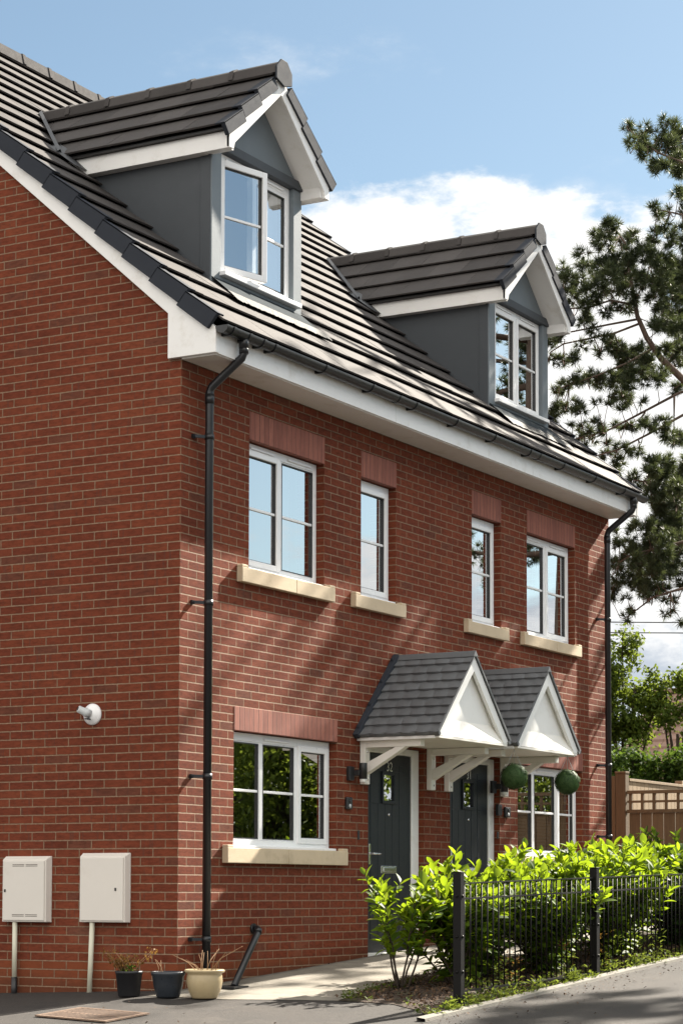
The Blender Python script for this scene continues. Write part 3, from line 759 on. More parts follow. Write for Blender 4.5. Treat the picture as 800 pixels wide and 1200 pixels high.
for xx in bxs:
    if xx > XR: continue
    br = MB()
    br.prism([(1.13 * p[0], 1.13 * p[1]) for p in prof] + [(1.02 * p[0], 1.02 * p[1]) for p in reversed(prof)], xx - 0.016, xx + 0.016, lambda p, w_: (w_, GY + p[0], GZ + p[1]))
    br.add([(xx - 0.014, -0.348, 5.20), (xx + 0.014, -0.348, 5.20), (xx + 0.014, -0.348, 5.262), (xx - 0.014, -0.348, 5.262),
            (xx - 0.014, -0.40, 5.196), (xx + 0.014, -0.40, 5.196), (xx + 0.014, -0.37, 5.262), (xx - 0.014, -0.37, 5.262)],
           [(4, 5, 6, 7), (0, 1, 5, 4), (1, 2, 6, 5), (3, 2, 6, 7), (0, 4, 7, 3)])
    br.build('gutter_bracket', 'black', gutter)
# downpipes
def downpipe(x, zbot, clips):
    p = MB(); r_ = 0.034
    top = [(x + 0.02, GY, GZ - 0.045), (x + 0.02, GY, 5.11), (x + 0.018, GY + 0.015, 5.07), (x + 0.004, -0.115, 4.86), (x, -0.10, 4.815), (x, -0.10, zbot)]
    p.tube(top, r_, 14)
    p.tube([(x + 0.02, GY, GZ - 0.03), (x + 0.02, GY, GZ - 0.12)], r_ + 0.007, 14)
    p.tube([(x + 0.02, GY, 5.16), (x + 0.02, GY, 5.10)], r_ + 0.005, 14)
    p.tube([(x, -0.10, 4.80), (x, -0.10, 4.72)], r_ + 0.005, 14)
    o = p.build('downpipe', 'black', house)
    for z in clips:
        c = MB(); c.tube([(x, -0.10, z - 0.022), (x, -0.10, z + 0.022)], r_ + 0.006, 14)
        c.beam((x - 0.03, -0.075, z), (x - 0.095, -0.022, z), 0.018, 0.024); c.box(x - 0.115, x - 0.075, -0.022, -0.001, z - 0.016, z + 0.016)
        c.build('pipe_clip', 'black', o)
    return o
downpipe(0.262, 0.13, (4.45, 3.10, 1.70, 0.40))
downpipe(8.50, 0.50, (3.85, 2.2, 1.4))
# waste pipe leaning from the wall to a gully
wp = MB(); wp.tube([(1.12, -0.004, 0.47), (1.12, -0.05, 0.472), (1.10, -0.066, 0.462), (1.07, -0.075, 0.43), (0.42, -0.26, 0.02)], 0.028, 12)
wp.tube([(1.12, -0.001, 0.47), (1.12, -0.02, 0.471)], 0.045, 12); wp.tube([(1.105, -0.062, 0.466), (1.075, -0.074, 0.436)], 0.034, 12)
wp.build('waste_pipe', 'black', house)
# ------------------------------------------------------------------ dormers
def dormer(d, opened, behind):
    ED, ZR = 0.89, 8.010
    ze = ZR - ED * TAN
    FY = YD - 0.24
    yv = lambda z: (z - 5.655) / TAN
    f = MB(); y0, y1 = YD - 0.016, YD + 0.07
    x0, x1 = d - HW - 0.012, d + HW + 0.012; wx0, wx1 = d - 0.60, d + 0.61; wz0, wz1 = 6.10, 7.17
    f.box(x0, wx0, y0, y1, 5.93, 7.168); f.box(wx1, x1, y0, y1, 5.93, 7.168); f.box(wx0, wx1, y0, y1, 5.93, wz0 - 0.004)
    f.prism([(x0, 7.25), (x1, 7.25), (d, 7.25 + (x1 - d) * TAN - 0.03)], y0 + 0.01, y1, lambda p, w_: (p[0], w_, p[1]))
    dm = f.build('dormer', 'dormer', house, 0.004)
    for sg in (-1, 1):
        b = MB()
        xa, xb = (d - HW - 0.01, d - HW + 0.05) if sg < 0 else (d + HW - 0.05, d + HW + 0.01)
        poly = [(YD - 0.005, roofz(YD) - 0.05), (YD - 0.005, 7.20), (yv(7.20) + 0.08, 7.20)]
        b.prism(poly, xa, xb, lambda p, w_: (w_, p[0], p[1]))
        # corner trim wrapping the cheek
        xt = (xa - 0.008, xa + 0.02) if sg < 0 else (xb - 0.02, xb + 0.008)
        b.box(xt[0], xt[1], YD - 0.004, YD + 0.10, roofz(YD) + 0.02, 7.195)
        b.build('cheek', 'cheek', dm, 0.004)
    MB().box(x0 - 0.012, x1 + 0.012, y0 - 0.022, y1, 7.17, 7.252).build('head_beam', 'cheek', dm, 0.005)  # dark cladding colour carries the shade under the gable
    # window
    y = YD + 0.03
    fr = MB(); fw = 0.05
    fr.box(wx0 + 0.002, wx0 + fw, y, y + 0.06, wz0, wz1 - 0.002); fr.box(wx1 - fw, wx1 - 0.002, y, y + 0.06, wz0, wz1 - 0.002)
    fr.box(wx0 + fw, wx1 - fw, y, y + 0.06, wz1 - 0.07, wz1 - 0.002); fr.box(wx0 + fw, wx1 - fw, y, y + 0.06, wz0, wz0 + 0.055)
    xm = (wx0 + wx1) / 2 - (0.0)
    fr.box(xm - 0.024, xm + 0.024, y + 0.001, y + 0.06, wz0 + 0.055, wz1 - 0.07)
    fr.build('window_frame', 'frame', dm, 0.004)
    for a, b_ in ((wx0 + 0.12, xm - 0.1), (xm + 0.1, wx1 - 0.12)):
        MB().box(a, b_, y - 0.016, y - 0.001, wz1 - 0.052, wz1 - 0.034).build('trickle_vent', 'frame', dm, 0.005)
    MB().box(wx0 - 0.02, wx1 + 0.06, YD - 0.075, y + 0.03, wz0 - 0.035, wz0 + 0.004).build('window_sill', 'frame', dm, 0.006)
    n0 = len(col.objects)
    before = set(col.objects)
    pane_group(dm, wx0 + 0.035, xm - 0.008, wz0 + 0.028, wz1 - 0.058, y, 0.055)
    if opened:
        hx = wx0 + 0.035
        T = Matrix.Translation((hx, y - 0.012, 0)) @ Matrix.Rotation(R(-15), 4, 'Z') @ Matrix.Translation((-hx, -(y - 0.012), 0))
        for o in set(col.objects) - before: o.data.transform(T)
        MB().beam((hx + 0.10, y - 0.02, wz0 + 0.05), (hx + 0.30, y - 0.05, wz0 + 0.05), 0.012, 0.006).build('stay', 'chrome', dm)
    pane_group(dm, xm + 0.010, wx1 - 0.035, wz0 + 0.030, wz1 - 0.060, y, 0.045, True, opened is False)
    # what hangs behind the glass
    c = MB()
    if behind == 'curtain':
        drape(c, wx0 + 0.02, wx0 + 0.26, YD + 0.14, wz0 - 0.05, wz1, 0.012, 24, 3); drape(c, xm + 0.18, wx1 - 0.02, YD + 0.14, wz0 - 0.05, wz1, 0.012, 30, 4)
        c.build('curtain', 'curtain', dm)
        c = MB(); c.add([(wx0, YD + 0.42, 6.0), (wx1, YD + 0.42, 6.0), (wx1, YD + 0.42, 7.3), (wx0, YD + 0.42, 7.3)], [(0, 1, 2, 3)])
        c.build('room_back', 'room', dm)
    else:
        drape(c, wx0 + 0.02, wx0 + 0.16, YD + 0.15, wz0 - 0.05, wz1, 0.012, 20, 3)
        c.build('curtain', 'blind', dm)
        c = MB(); c.add([(wx0, YD + 0.42, 6.0), (wx1, YD + 0.42, 6.0), (wx1, YD + 0.42, 7.3), (wx0, YD + 0.42, 7.3)], [(0, 1, 2, 3)])
        c.build('room_back', 'cheek', dm)  # dark board close behind the glass: the unlit room's gloom is its colour
    # tiled roof of the dormer
    def P(sg, s, t_, yy): return (d + sg * (ED - s * CP + t_ * SP), yy, ze + s * SP + t_ * CP)
    L = ED / CP; g = 0.345
    t = MB()
    for sg in (-1, 1):
        k = 0
        while k * g < L - 0.02:
            s0, s1 = k * g, min(k * g + g + 0.05, L)
            yy = FY + 0.012 - (0.2 if k % 2 else 0.0)
            lim0, lim1 = yv(ze + s0 * SP + 0.04), yv(ze + s1 * SP + 0.03)
            while yy < lim1:
                a = max(yy, FY + 0.012); b2 = yy + 0.40; yy = b2
                if b2 - a < 0.02: continue
                j = rnd.uniform(-0.002, 0.002); t0, t1 = 0.056 + j, 0.016
                a0, b0 = min(a, lim0), min(b2, lim0); a1, b1 = min(a, lim1), min(b2, lim1)
                p = [P(sg, s0, t0 - 0.016, a0 + 0.0015), P(sg, s0, t0 - 0.016, b0 - 0.0015), P(sg, s1, t1 - 0.016, b1 - 0.0015), P(sg, s1, t1 - 0.016, a1 + 0.0015),
                     P(sg, s0, t0, a0 + 0.0015), P(sg, s0, t0, b0 - 0.0015), P(sg, s1, t1, b1 - 0.0015), P(sg, s1, t1, a1 + 0.0015)]
                fs = [(4, 5, 6, 7), (0, 1, 5, 4), (1, 2, 6, 5), (0, 4, 7, 3), (3, 2, 1, 0)]
                if sg > 0: fs = [tuple(reversed(q)) for q in fs]
                t.add(p, fs)
            k += 1
        t.add([P(sg, 0.0, -0.01, FY + 0.03), P(sg, 0.0, -0.01, yv(ze)), P(sg, L, -0.01, yv(ZR)), P(sg, L, -0.01, FY + 0.03)], [(0, 1, 2, 3)])
    t.build('tile_roof', 'tile', dm)
    r_ = MB(); zz = ZR + 0.055
    prof = [(-0.112, -0.088), (-0.085, 0.0), (-0.03, 0.034), (0.03, 0.034), (0.085, 0.0), (0.112, -0.088), (0.0, -0.02)]
    yy = FY - 0.025; yend = yv(ZR) + 0.05; first = True
    while yy < yend:
        b2 = min(yy + 0.45, yend)
        r_.prism(prof, yy + 0.002, b2 - 0.002, lambda p, w_: (d + p[0], w_, zz + p[1]))
        if not first: r_.prism([(p[0] * 1.07, p[1] + 0.009) for p in prof], yy + 0.004, yy + 0.05, lambda p, w_: (d + p[0], w_, zz + p[1]))
        first = False; yy = b2
    r_.build('ridge_tile', 'tile', dm)
    MB().prism([(-0.132, -0.15), (-0.132, -0.04), (-0.05, 0.045), (0.05, 0.045), (0.132, -0.04), (0.132, -0.15), (0.0, -0.19)], FY - 0.045, FY - 0.026, lambda p, w_: (d + p[0], w_, zz + p[1])).build('ridge_end_cap', 'verge', dm, 0.004)
    # verge caps on the front edge
    v = MB()
    for sg in (-1, 1):
        for k in range(3):
            s0, s1 = k * g - 0.03, min((k + 1) * g - 0.032, L - 0.06)
            for (ya, yb, ta, tb, ta2, tb2) in ((FY - 0.032, FY + 0.01, -0.055, 0.064, -0.085, 0.028), (FY - 0.032, FY + 0.07, 0.050, 0.065, 0.014, 0.029)):
                p = [P(sg, s0, ta, ya), P(sg, s0, ta, yb), P(sg, s1, ta2, yb), P(sg, s1, ta2, ya), P(sg, s0, tb, ya), P(sg, s0, tb, yb), P(sg, s1, tb2, yb), P(sg, s1, tb2, ya)]
                v.add(p, [(4, 5, 6, 7), (0, 1, 5, 4), (1, 2, 6, 5), (2, 3, 7, 6), (3, 0, 4, 7), (3, 2, 1, 0)])
    v.build('verge_cap', 'verge', dm, 0.003)
    # barge boards with boxed feet, raking soffit, side fascias
    for sg in (-1, 1):
        bb = MB()
        zl = lambda dx, t_: ZR - dx * TAN + t_ / CP
        foot = 0.845
        poly = [(0.0, zl(0, -0.03)), (foot, zl(foot, -0.03)), (foot, 7.075), (foot - 0.10, 7.075), (0.0, zl(0, -0.19) + 0.02)]
        poly = [(0.0, zl(0, -0.028)), (foot, zl(foot, -0.028)), (foot, 7.09), (0.775, 7.09), (0.775 - 0.02, zl(0.755, -0.155)), (0.0, zl(0, -0.155))]
        bb.prism(poly, FY - 0.012, FY + 0.016, lambda p, w_: (d + sg * p[0], w_, p[1]))
        bb.build('barge_board', 'white', dm, 0.003)
        sf = MB()
        A = [(0.0, zl(0, -0.125)), (0.80, zl(0.80, -0.125)), (0.80, zl(0.80, -0.140)), (0.0, zl(0, -0.140))]
        sf.prism(A, FY + 0.016, YD - 0.006, lambda p, w_: (d + sg * p[0], w_, p[1]))
        sf.prism([(0.735, 7.092), (foot - 0.002, 7.092), (foot - 0.002, 7.16), (0.735, 7.22)], FY + 0.017, YD + 0.02, lambda p, w_: (d + sg * p[0], w_, p[1]))
        sf.build('soffit', 'white', dm)
        fc = MB()
        zb_, zt_ = 7.085, 7.235
        xo, xi = sorted((d + sg * foot, d + sg * (foot - 0.02)))
        fc.prism([(FY - 0.010, zb_), (FY - 0.010, zt_), (yv(zt_) + 0.02, zt_), (yv(zb_) + 0.02, zb_)], xo, xi, lambda p, w_: (w_, p[0], p[1]))
        xo2, xi2 = sorted((d + sg * (foot - 0.021), d + sg * (HW - 0.0)))
        fc.prism([(YD + 0.02, zb_ + 0.002), (YD + 0.02, zb_ + 0.014), (yv(zb_) + 0.03, zb_ + 0.014), (yv(zb_) + 0.02, zb_ + 0.002)], xo2, xi2, lambda p, w_: (w_, p[0], p[1]))
        fc.build('fascia', 'white', dm, 0.003)
        # black eaves tray and valley metal
        et = MB(); et.prism([(FY + 0.005, 7.236), (FY + 0.005, 7.262), (yv(7.26), 7.262), (yv(7.236), 7.236)], *sorted((d + sg * (foot + 0.028), d + sg * (foot - 0.03))), lambda p, w_: (w_, p[0], p[1]))
        et.build('eaves_tray', 'blackm', dm)
        vm = MB()
        pts = []
        for q in range(9):
            s = -0.05 + (L + 0.03) * q / 8
            z = ze + s * SP; xx = d + sg * (ED - s * CP); y_ = (z - 5.655) / TAN
            pts.append((xx, y_, z))
        rl = lambda y_, t_: roofz(y_) + t_
        for a, b2 in zip(pts[:-1], pts[1:]):
            o = 0.10
            vm.add([(a[0] + sg * o, a[1] + 0.03, rl(a[1] + 0.03, 0.088)), (b2[0] + sg * o, b2[1] + 0.03, rl(b2[1] + 0.03, 0.088)), (b2[0] + sg * 0.055, b2[1] + 0.03, rl(b2[1] + 0.03, 0.118)), (a[0] + sg * 0.055, a[1] + 0.03, rl(a[1] + 0.03, 0.118))], [(0, 1, 2, 3)])
            vm.add([(a[0] + sg * 0.055, a[1] + 0.03, rl(a[1] + 0.03, 0.118)), (b2[0] + sg * 0.055, b2[1] + 0.03, rl(b2[1] + 0.03, 0.118)), (b2[0] + sg * 0.035, b2[1] + 0.03, rl(b2[1] + 0.03, 0.08)), (a[0] + sg * 0.035, a[1] + 0.03, rl(a[1] + 0.03, 0.08))], [(0, 1, 2, 3)])
        vm.build('valley', 'leaddark', dm)
        # lead saddle where the eaves end on the roof
        sd = MB()
        yb_ = yv(7.2)
        for q in range(6):
            x_a = d + sg * (0.80 + 0.035 * q); x_b = x_a + sg * 0.035
            sd.add([(x_a, yb_ - 0.16, rl(yb_ - 0.16, 0.092 + 0.01 * (q % 2))), (x_b, yb_ - 0.14, rl(yb_ - 0.14, 0.092 + 0.01 * ((q + 1) % 2))), (x_b, yb_ + 0.16, rl(yb_ + 0.16, 0.12 - 0.012 * q)), (x_a, yb_ + 0.12, rl(yb_ + 0.12, 0.13 - 0.01 * q))], [(0, 1, 2, 3)])
        sd.build('saddle', 'leaddark', dm)
    # apron dressed over the tiles below the window, crimped lead at its foot
    ap = MB()
    def RP(x, y_, t_=0.090): return (x, y_, roofz(y_) + t_)
    ap.add([RP(d - HW - 0.005, YD), RP(d + HW + 0.005, YD), RP(d + HW + 0.005, 0.20), RP(d - HW - 0.005, 0.20)], [(0, 3, 2, 1)])
    ap.add([RP(d - HW - 0.005, 0.20), RP(d + HW + 0.005, 0.20), RP(d + HW + 0.005, 0.20, 0.07), RP(d - HW - 0.005, 0.20, 0.07)], [(0, 3, 2, 1)])
    ap.build('apron', 'apron', dm)
    ld = MB(); n = 60; vv = []
    for q in range(n + 1):
        x = d - HW - 0.03 + (2 * HW + 0.14) * q / n
        j = [rnd.uniform(0, 0.010) for _ in range(3)]
        vv += [RP(x, 0.205, 0.092 + j[0] * 0.2), RP(x, 0.16, 0.089 + j[1] * .6), RP(x + rnd.uniform(-.008, .008), 0.105 + rnd.uniform(-0.012, 0.012), 0.080 + j[2] * .5)]
    ld.add(vv, [(3 * q + e, 3 * q + e + 1, 3 * q + e + 4, 3 * q + e + 3) for q in range(n) for e in (0, 1)])
    ld.build('lead_flashing', 'lead', dm)
    return dm
dormer(DX[0] + 0.01, True, 'curtain')
far = dormer(DX[1], False, 'blind'); far.location = (0, -0.12, -0.12 * TAN)      # this one sits a little lower on the slope

# ------------------------------------------------------------------ door canopies
def canopy(c, brs, nine):
    HWc, ZT, ZE, DP = 0.735, 2.955, 2.195, 0.83
    ang = math.atan2(ZT - ZE, HWc); cs, sn = math.cos(ang), math.sin(ang); L = HWc / cs
    def P(sg, s, t_, y): return (c + sg * (HWc - s * cs + t_ * sn), y, ZE + s * sn + t_ * cs)
    t = MB(); nc = 9; g = L / nc; ny = 40
    for sg in (-1, 1):
        for k in range(nc):
            s0, s1 = k * g - (0.012 if k == 0 else 0), (k + 1) * g
            V = []
            for q in range(ny + 1):
                y = -0.004 - (DP + 0.012) * q / ny
                wv = abs(math.sin(q / ny * math.pi * 5.5 + (k % 2) * 0.8)) ** 0.7
                e = 0.016 * wv
                V += [P(sg, s0 - e * 1.1, 0.002, y), P(sg, s0 - e, 0.018 + 0.016 * wv, y), P(sg, s1, 0.006, y)]
            F_ = []
            for q in range(ny):
                for e in (0, 1):
                    a = 3 * q + e
                    F_.append((a, a + 1, a + 4, a + 3) if sg > 0 else (a + 3, a + 4, a + 1, a))
            t.add(V, F_)
    # end face of the moulded roof
    for sg in (-1, 1):
        t.prism([(0, 0.0), (L, 0.0), (L, 0.012), (0, 0.03)], -DP - 0.018, -DP - 0.004, lambda p, w_: P(sg, p[0], p[1], w_))
        t.prism([(-0.012, -0.03), (-0.012, 0.03), (0.02, 0.018), (0.02, -0.03)], -DP - 0.016, -0.004, lambda p, w_: P(sg, p[0], p[1], w_))
    cn = t.build('canopy', 'canopytile', house)
    MB().prism([(-0.05, -0.03), (0, 0.03), (0.05, -0.03)], -DP - 0.02, -0.004, lambda p, w_: (c + p[0], w_, ZT + p[1] + 0.012)).build('ridge_capping', 'canopytile', cn, 0.005)
    fl = MB()
    for sg in (-1, 1):
        fl.prism([(-0.045, 0.0), (L + 0.01, 0.0), (L + 0.01, 0.055), (-0.045, 0.055)], -0.055, -0.002, lambda p, w_: P(sg, p[0], p[1], w_))
        for s in (0.05, 0.36, 0.68, 0.98):
            q = P(sg, s, 0.066, -0.028)
            fl.box(q[0] - 0.012, q[0] + 0.012, q[1] - 0.012, q[1] + 0.012, q[2] - 0.014, q[2] + 0.010)
    fl.build('wall_flashing', 'verge', cn, 0.003)
    for sg in (-1, 1):
        b = MB(); zl = lambda dx, t_: ZT - dx * (ZT - ZE) / HWc + t_ / cs
        poly = [(0, zl(0, -0.004)), (HWc - 0.005, zl(HWc - 0.005, -0.004)), (HWc - 0.005, 2.172), (HWc - 0.105, 2.172), (0, zl(0, -0.105))]
        b.prism(poly, -DP + 0.0, -DP + 0.035, lambda p, w_: (c + sg * p[0], w_, p[1]))
        b.build('barge_board', 'white', cn, 0.004)
        b = MB()   # side fascia under the eaves
        xo, xi = sorted((c + sg * (HWc - 0.006), c + sg * (HWc - 0.03)))
        b.box(xo, xi, -DP + 0.036, -0.004, 2.145, 2.19); b.build('fascia', 'white', cn, 0.003)
    gp = MB()
    gp.prism([(-0.50, 2.335), (0.50, 2.335), (0.0, 2.335 + 0.50 * (ZT - ZE) / HWc)], -DP + 0.060, -DP + 0.075, lambda p, w_: (c + p[0], w_, p[1]))
    gp.build('gable_panel', 'white', cn)
    rv = MB()   # the moulded return between the frame and the panel
    zz = lambda dx: ZT - dx * (ZT - ZE) / HWc - 0.105 / cs
    yf, yb = -DP + 0.036, -DP + 0.060
    rv.add([(c - 0.63, -DP + 0.002, 2.174), (c + 0.63, -DP + 0.002, 2.174), (c + 0.50, yb, 2.335), (c - 0.50, yb, 2.335)], [(0, 1, 2, 3)])
    for sg in (-1, 1):
        rv.add([(c + sg * 0.63, yf, 2.174), (c, yf, zz(0)), (c, yb, 2.335 + 0.50 * (ZT - ZE) / HWc), (c + sg * 0.50, yb, 2.335)], [(0, 1, 2, 3)])
    rv.build('moulded_return', 'cream', cn)
    MB().box(c - HWc + 0.031, c + HWc - 0.031, -DP + 0.001, -0.004, 2.152, 2.171).build('soffit', 'cream', cn)
    for x0, x1 in brs:
        k = MB(); xm = (x0 + x1) / 2
        k.box(x0, x1, -0.055, -0.002, 1.755, 2.15)
        k.box(x0 + 0.003, x1 - 0.003, -0.62, -0.056, 2.085, 2.149)
        k.prism([(-0.056, 1.845), (-0.056, 1.945), (-0.36, 2.084), (-0.36 - 0.105, 2.084)], x0 + 0.006, x1 - 0.006, lambda p, w_: (w_, p[0], p[1]))
        br_ = k.build('bracket', 'cream', cn, 0.004)
        for z in (1.80, 2.05):
            bo = MB().lathe([(0.011, 0.0), (0.011, 0.006), (0.0, 0.008)], (xm, -0.055, z), 10, Matrix.Rotation(R(90), 3, 'X'))
            bo.build('bolt', 'chrome', cn)
    return cn
canopy(3.61, ((2.945, 3.035), (4.255, 4.345)), True)
canopy(5.25, ((4.625, 4.715), (5.885, 5.975)), True)

# ------------------------------------------------------------------ fixtures on the walls
def meter_box(y0, y1, z0, z1, label, vents, lock_y, pipe):
    b = thing('utility_box', label, 'utility box', (0, (y0 + y1) / 2, z0), 'cream utility boxes on the side wall')
    o = b.location
    def L(mb, name, m, bev=0.004, par=b):
        mb.v = [(v[0] - o.x, v[1] - o.y, v[2] - o.z) for v in mb.v]
        return mb.build(name, m, par, bev)
    D = -0.075
    k = MB()
    k.prism([(y0 - 0.012, z0 - 0.003), (y1 + 0.012, z0 - 0.003), (y1 + 0.012, z1 + 0.028), (y0 - 0.012, z1 + 0.028)], -0.018, -0.001, lambda p, w_: (w_, p[0], p[1]))
    k.add([(-0.018, y0 - 0.01, z0), (-0.018, y1 + 0.01, z0), (-0.018, y1 + 0.01, z1 + 0.026), (-0.018, y0 - 0.01, z1 + 0.026),
           (D + 0.006, y0, z0), (D + 0.006, y1, z0), (D + 0.006, y1, z1), (D + 0.006, y0, z1)],
          [(0, 1, 5, 4), (1, 2, 6, 5), (2, 3, 7, 6), (3, 0, 4, 7), (4, 5, 6, 7)])
    L(k, 'cabinet', 'meter')
    k = MB(); k.box(D - 0.004, D + 0.005, y0 + 0.012, y1 - 0.012, z0 + 0.012, z1 - 0.010)
    dr = L(k, 'door', 'meter', 0.004)
    if vents:
        k = MB()
        for zz in (z1 - 0.055, z0 + 0.045):
            for (a, c) in ((y0 + 0.08, y0 + 0.20), (y0 + 0.215, y0 + 0.335)):
                for e in (0, 0.012): k.box(D - 0.0055, D - 0.0035, a, c, zz + e, zz + e + 0.004)
        L(k, 'vent_slot', 'soil', 0, dr)
    k = MB(); k.box(D - 0.010, D - 0.0045, lock_y - 0.008, lock_y + 0.008, (z0 + z1) / 2 - 0.012, (z0 + z1) / 2 + 0.012)
    L(k, 'lock', 'blackm', 0.002, dr)
    k = MB(); k.tube([(-0.045, pipe[0], z0 - 0.003), (-0.045, pipe[1], -0.08 if not vents else 0.065)], 0.021, 12)
    pp = L(k, 'conduit', 'conduit', 0)
    if vents:
        k = MB(); k.tube([(-0.045, pipe[1], 0.075), (-0.045, pipe[1], -0.12)], 0.025, 12); L(k, 'pipe_sleeve', 'blackm', 0, pp)
    return b
meter_box(1.245, 1.690, 0.528, 1.038, 'cream wall cabinet with vent slots, its straight pipe ending in a black sleeve', True, 1.655, (1.575, 1.575))
meter_box(0.462, 0.905, 0.532, 1.060, 'plain cream wall cabinet with a leaning pipe, nearer the house corner', False, 0.545, (0.795, 0.818))

sx = thing('security_sensor', 'white round swivel sensor fixed high on the plain brick side wall', 'sensor', (0, 0.84, 2.215))
rx = Matrix.Rotation(R(-90), 3, 'Y')
MB().lathe([(0.0, 0.052), (0.03, 0.050), (0.055, 0.040), (0.075, 0.022), (0.088, 0.012), (0.088, 0.001), (0.0, 0.001)], (0, 0, 0), 32, rx).build('base_plate', 'frame', sx)
hd_ = Vector((-0.75, 0.55, 0.36)).normalized(); p0 = Vector((-0.04, 0.0, 0.0))
MB().tube([p0, p0 + hd_ * 0.05, p0 + hd_ * 0.052, p0 + hd_ * 0.105, p0 + hd_ * 0.111], [0.036, 0.036, 0.030, 0.030, 0.022], 18).build('sensor_head', 'greyplast', sx)
MB().tube([p0 + hd_ * 0.110, p0 + hd_ * 0.114], [0.018, 0.016], 14).build('lens', 'blackm', sx)
MB().box(-0.10, -0.045, -0.012, 0.012, -0.046, -0.036).build('hinge', 'blackm', sx, 0.003)

def wall_lamp(x, z, label):
    t = thing('wall_lamp', label, 'wall lamp', (x, 0, z), 'black wall lamps beside the doors')
    MB().box(-0.14, -0.05, -0.035, -0.001, -0.065, 0.06).build('back_plate', 'blackm', t, 0.004)
    MB().box(-0.06, -0.02, -0.085, -0.02, -0.02, 0.03).build('arm', 'blackm', t, 0.003)
    MB().lathe([(0.0, 0.085), (0.036, 0.085), (0.038, 0.08), (0.038, -0.06), (0.0, -0.06)], (0, -0.095, 0.01), 20).build('shade', 'blackm', t)
    MB().lathe([(0.031, -0.0605), (0.031, -0.085), (0.024, -0.092), (0.0, -0.092)], (0, -0.095, 0.01), 20).build('bulb_lens', 'lens', t)
    return t
wall_lamp(2.835, 1.845, 'black cylinder wall lamp left of door 32')
wall_lamp(5.79, 1.845, 'black cylinder wall lamp behind the left topiary ball')
def wall_box(name, x0, x1, z0, z1, dep, label, cat, group=None, lens=True):
    t = thing(name, label, cat, ((x0 + x1) / 2, 0, (z0 + z1) / 2), group); w_, h_ = (x1 - x0) / 2, (z1 - z0) / 2
    MB().box(-w_, w_, -dep, -0.001, -h_, h_).build('housing', 'blackm', t, 0.008)
    if lens:
        MB().lathe([(0.016, 0.0), (0.016, 0.006), (0.010, 0.008), (0, 0.008)], (0.0, -dep, h_ * 0.35), 16, Matrix.Rotation(R(90), 3, 'X')).build('camera_lens', 'black', t)
        MB().lathe([(0.018, 0.0), (0.018, 0.004), (0, 0.005)], (0.0, -dep, -h_ * 0.45), 16, Matrix.Rotation(R(90), 3, 'X')).build('push_button', 'greyplast', t)
    return t
wall_box('doorbell', 2.665, 2.765, 1.518, 1.628, 0.03, 'black video doorbell on the brick left of door 32', 'doorbell')
wall_box('doorbell', 5.965, 6.085, 1.545, 1.65, 0.03, 'black video doorbell nearest the right ground-floor window', 'doorbell')
wall_box('key_safe', 5.77, 5.86, 1.555, 1.67, 0.04, 'black key safe between the right door and its doorbell', 'key safe', None, False)
wall_box('bell_switch', 2.895, 2.925, 1.25, 1.335, 0.015, 'tiny black switch plate low on the brick beside door 32', 'switch', None, False)
wall_box('bell_switch', 5.80, 5.83, 1.32, 1.39, 0.015, 'tiny black switch plate low beside the right door', 'switch', None, False)

# ------------------------------------------------------------------ topiary balls
def leaf_cloud(name, pts, nrm, size, m, parent, ratio=0.55, seed=1, spread=0.9):
    """many small leaf quads (two triangles folded) at pts, roughly facing nrm"""
    g = np.random.default_rng(seed); n = len(pts)
    pts = np.asarray(pts, float); nrm = np.asarray(nrm, float)
    d = nrm + g.normal(0, spread, (n, 3)); d /= np.linalg.norm(d, axis=1)[:, None]
    a = np.cross(d, g.normal(0, 1, (n, 3))); a /= np.linalg.norm(a, axis=1)[:, None]
    b = np.cross(d, a)
    L = (size * g.uniform(0.7, 1.3, n))[:, None]
    v0 = pts - a * L * 0.5; v2 = pts + a * L * 0.5
    v1 = pts + b * L * ratio * 0.5 + d * L * 0.08; v3 = pts - b * L * ratio * 0.5 + d * L * 0.08
    V = np.stack([v0, v1, v2, v3], 1).reshape(-1, 3)
    F = np.arange(4 * n).reshape(n, 4)
    return fast(name, V, F, m, parent)
def ball(x, y, z, r_, label, seed):
    t = thing('topiary_ball', label, 'topiary ball', (x, y, z), 'clipped green balls hanging from the right canopy')
    g = np.random.default_rng(seed)
    n = 4600; d = g.normal(0, 1, (n, 3)); d /= np.linalg.norm(d, axis=1)[:, None]
    rad = r_ * (0.88 + 0.18 * g.random(n) ** 1.5) * (1 + 0.05 * np.sin(d[:, 0] * 7 + seed) * np.cos(d[:, 2] * 6 + d[:, 1] * 5))
    leaf_cloud('foliage', d * rad[:, None], d, 0.024, 'topiary', t, 0.6, seed, 1.1)
    MB().lathe([(0.0, -r_ * 0.86)] + [(r_ * 0.86 * math.cos(a), r_ * 0.86 * math.sin(a)) for a in np.linspace(-1.5, 1.5, 12)] + [(0, r_ * 0.86)], (0, 0, 0), 20).build('core', 'topiary', t)
    c = MB(); top = 2.152 - z
    for a in range(3):
        q = Vector((0.7 * r_ * math.cos(a * 2.09 + 0.4), 0.7 * r_ * math.sin(a * 2.09 + 0.4), 0.7 * r_))
        c.tube([q, (0, 0, top * 0.98)], 0.0022, 5)
    c.tube([(0, 0, top * 0.97), (0, 0, top)], 0.005, 6)
    c.build('chain', 'greyplast', t)
ball(4.635, -0.75, 1.885, 0.122, 'clipped green ball hanging beside the middle of the right door', 3)
ball(5.885, -0.75, 1.885, 0.122, 'clipped green ball hanging before the right ground-floor window', 9)

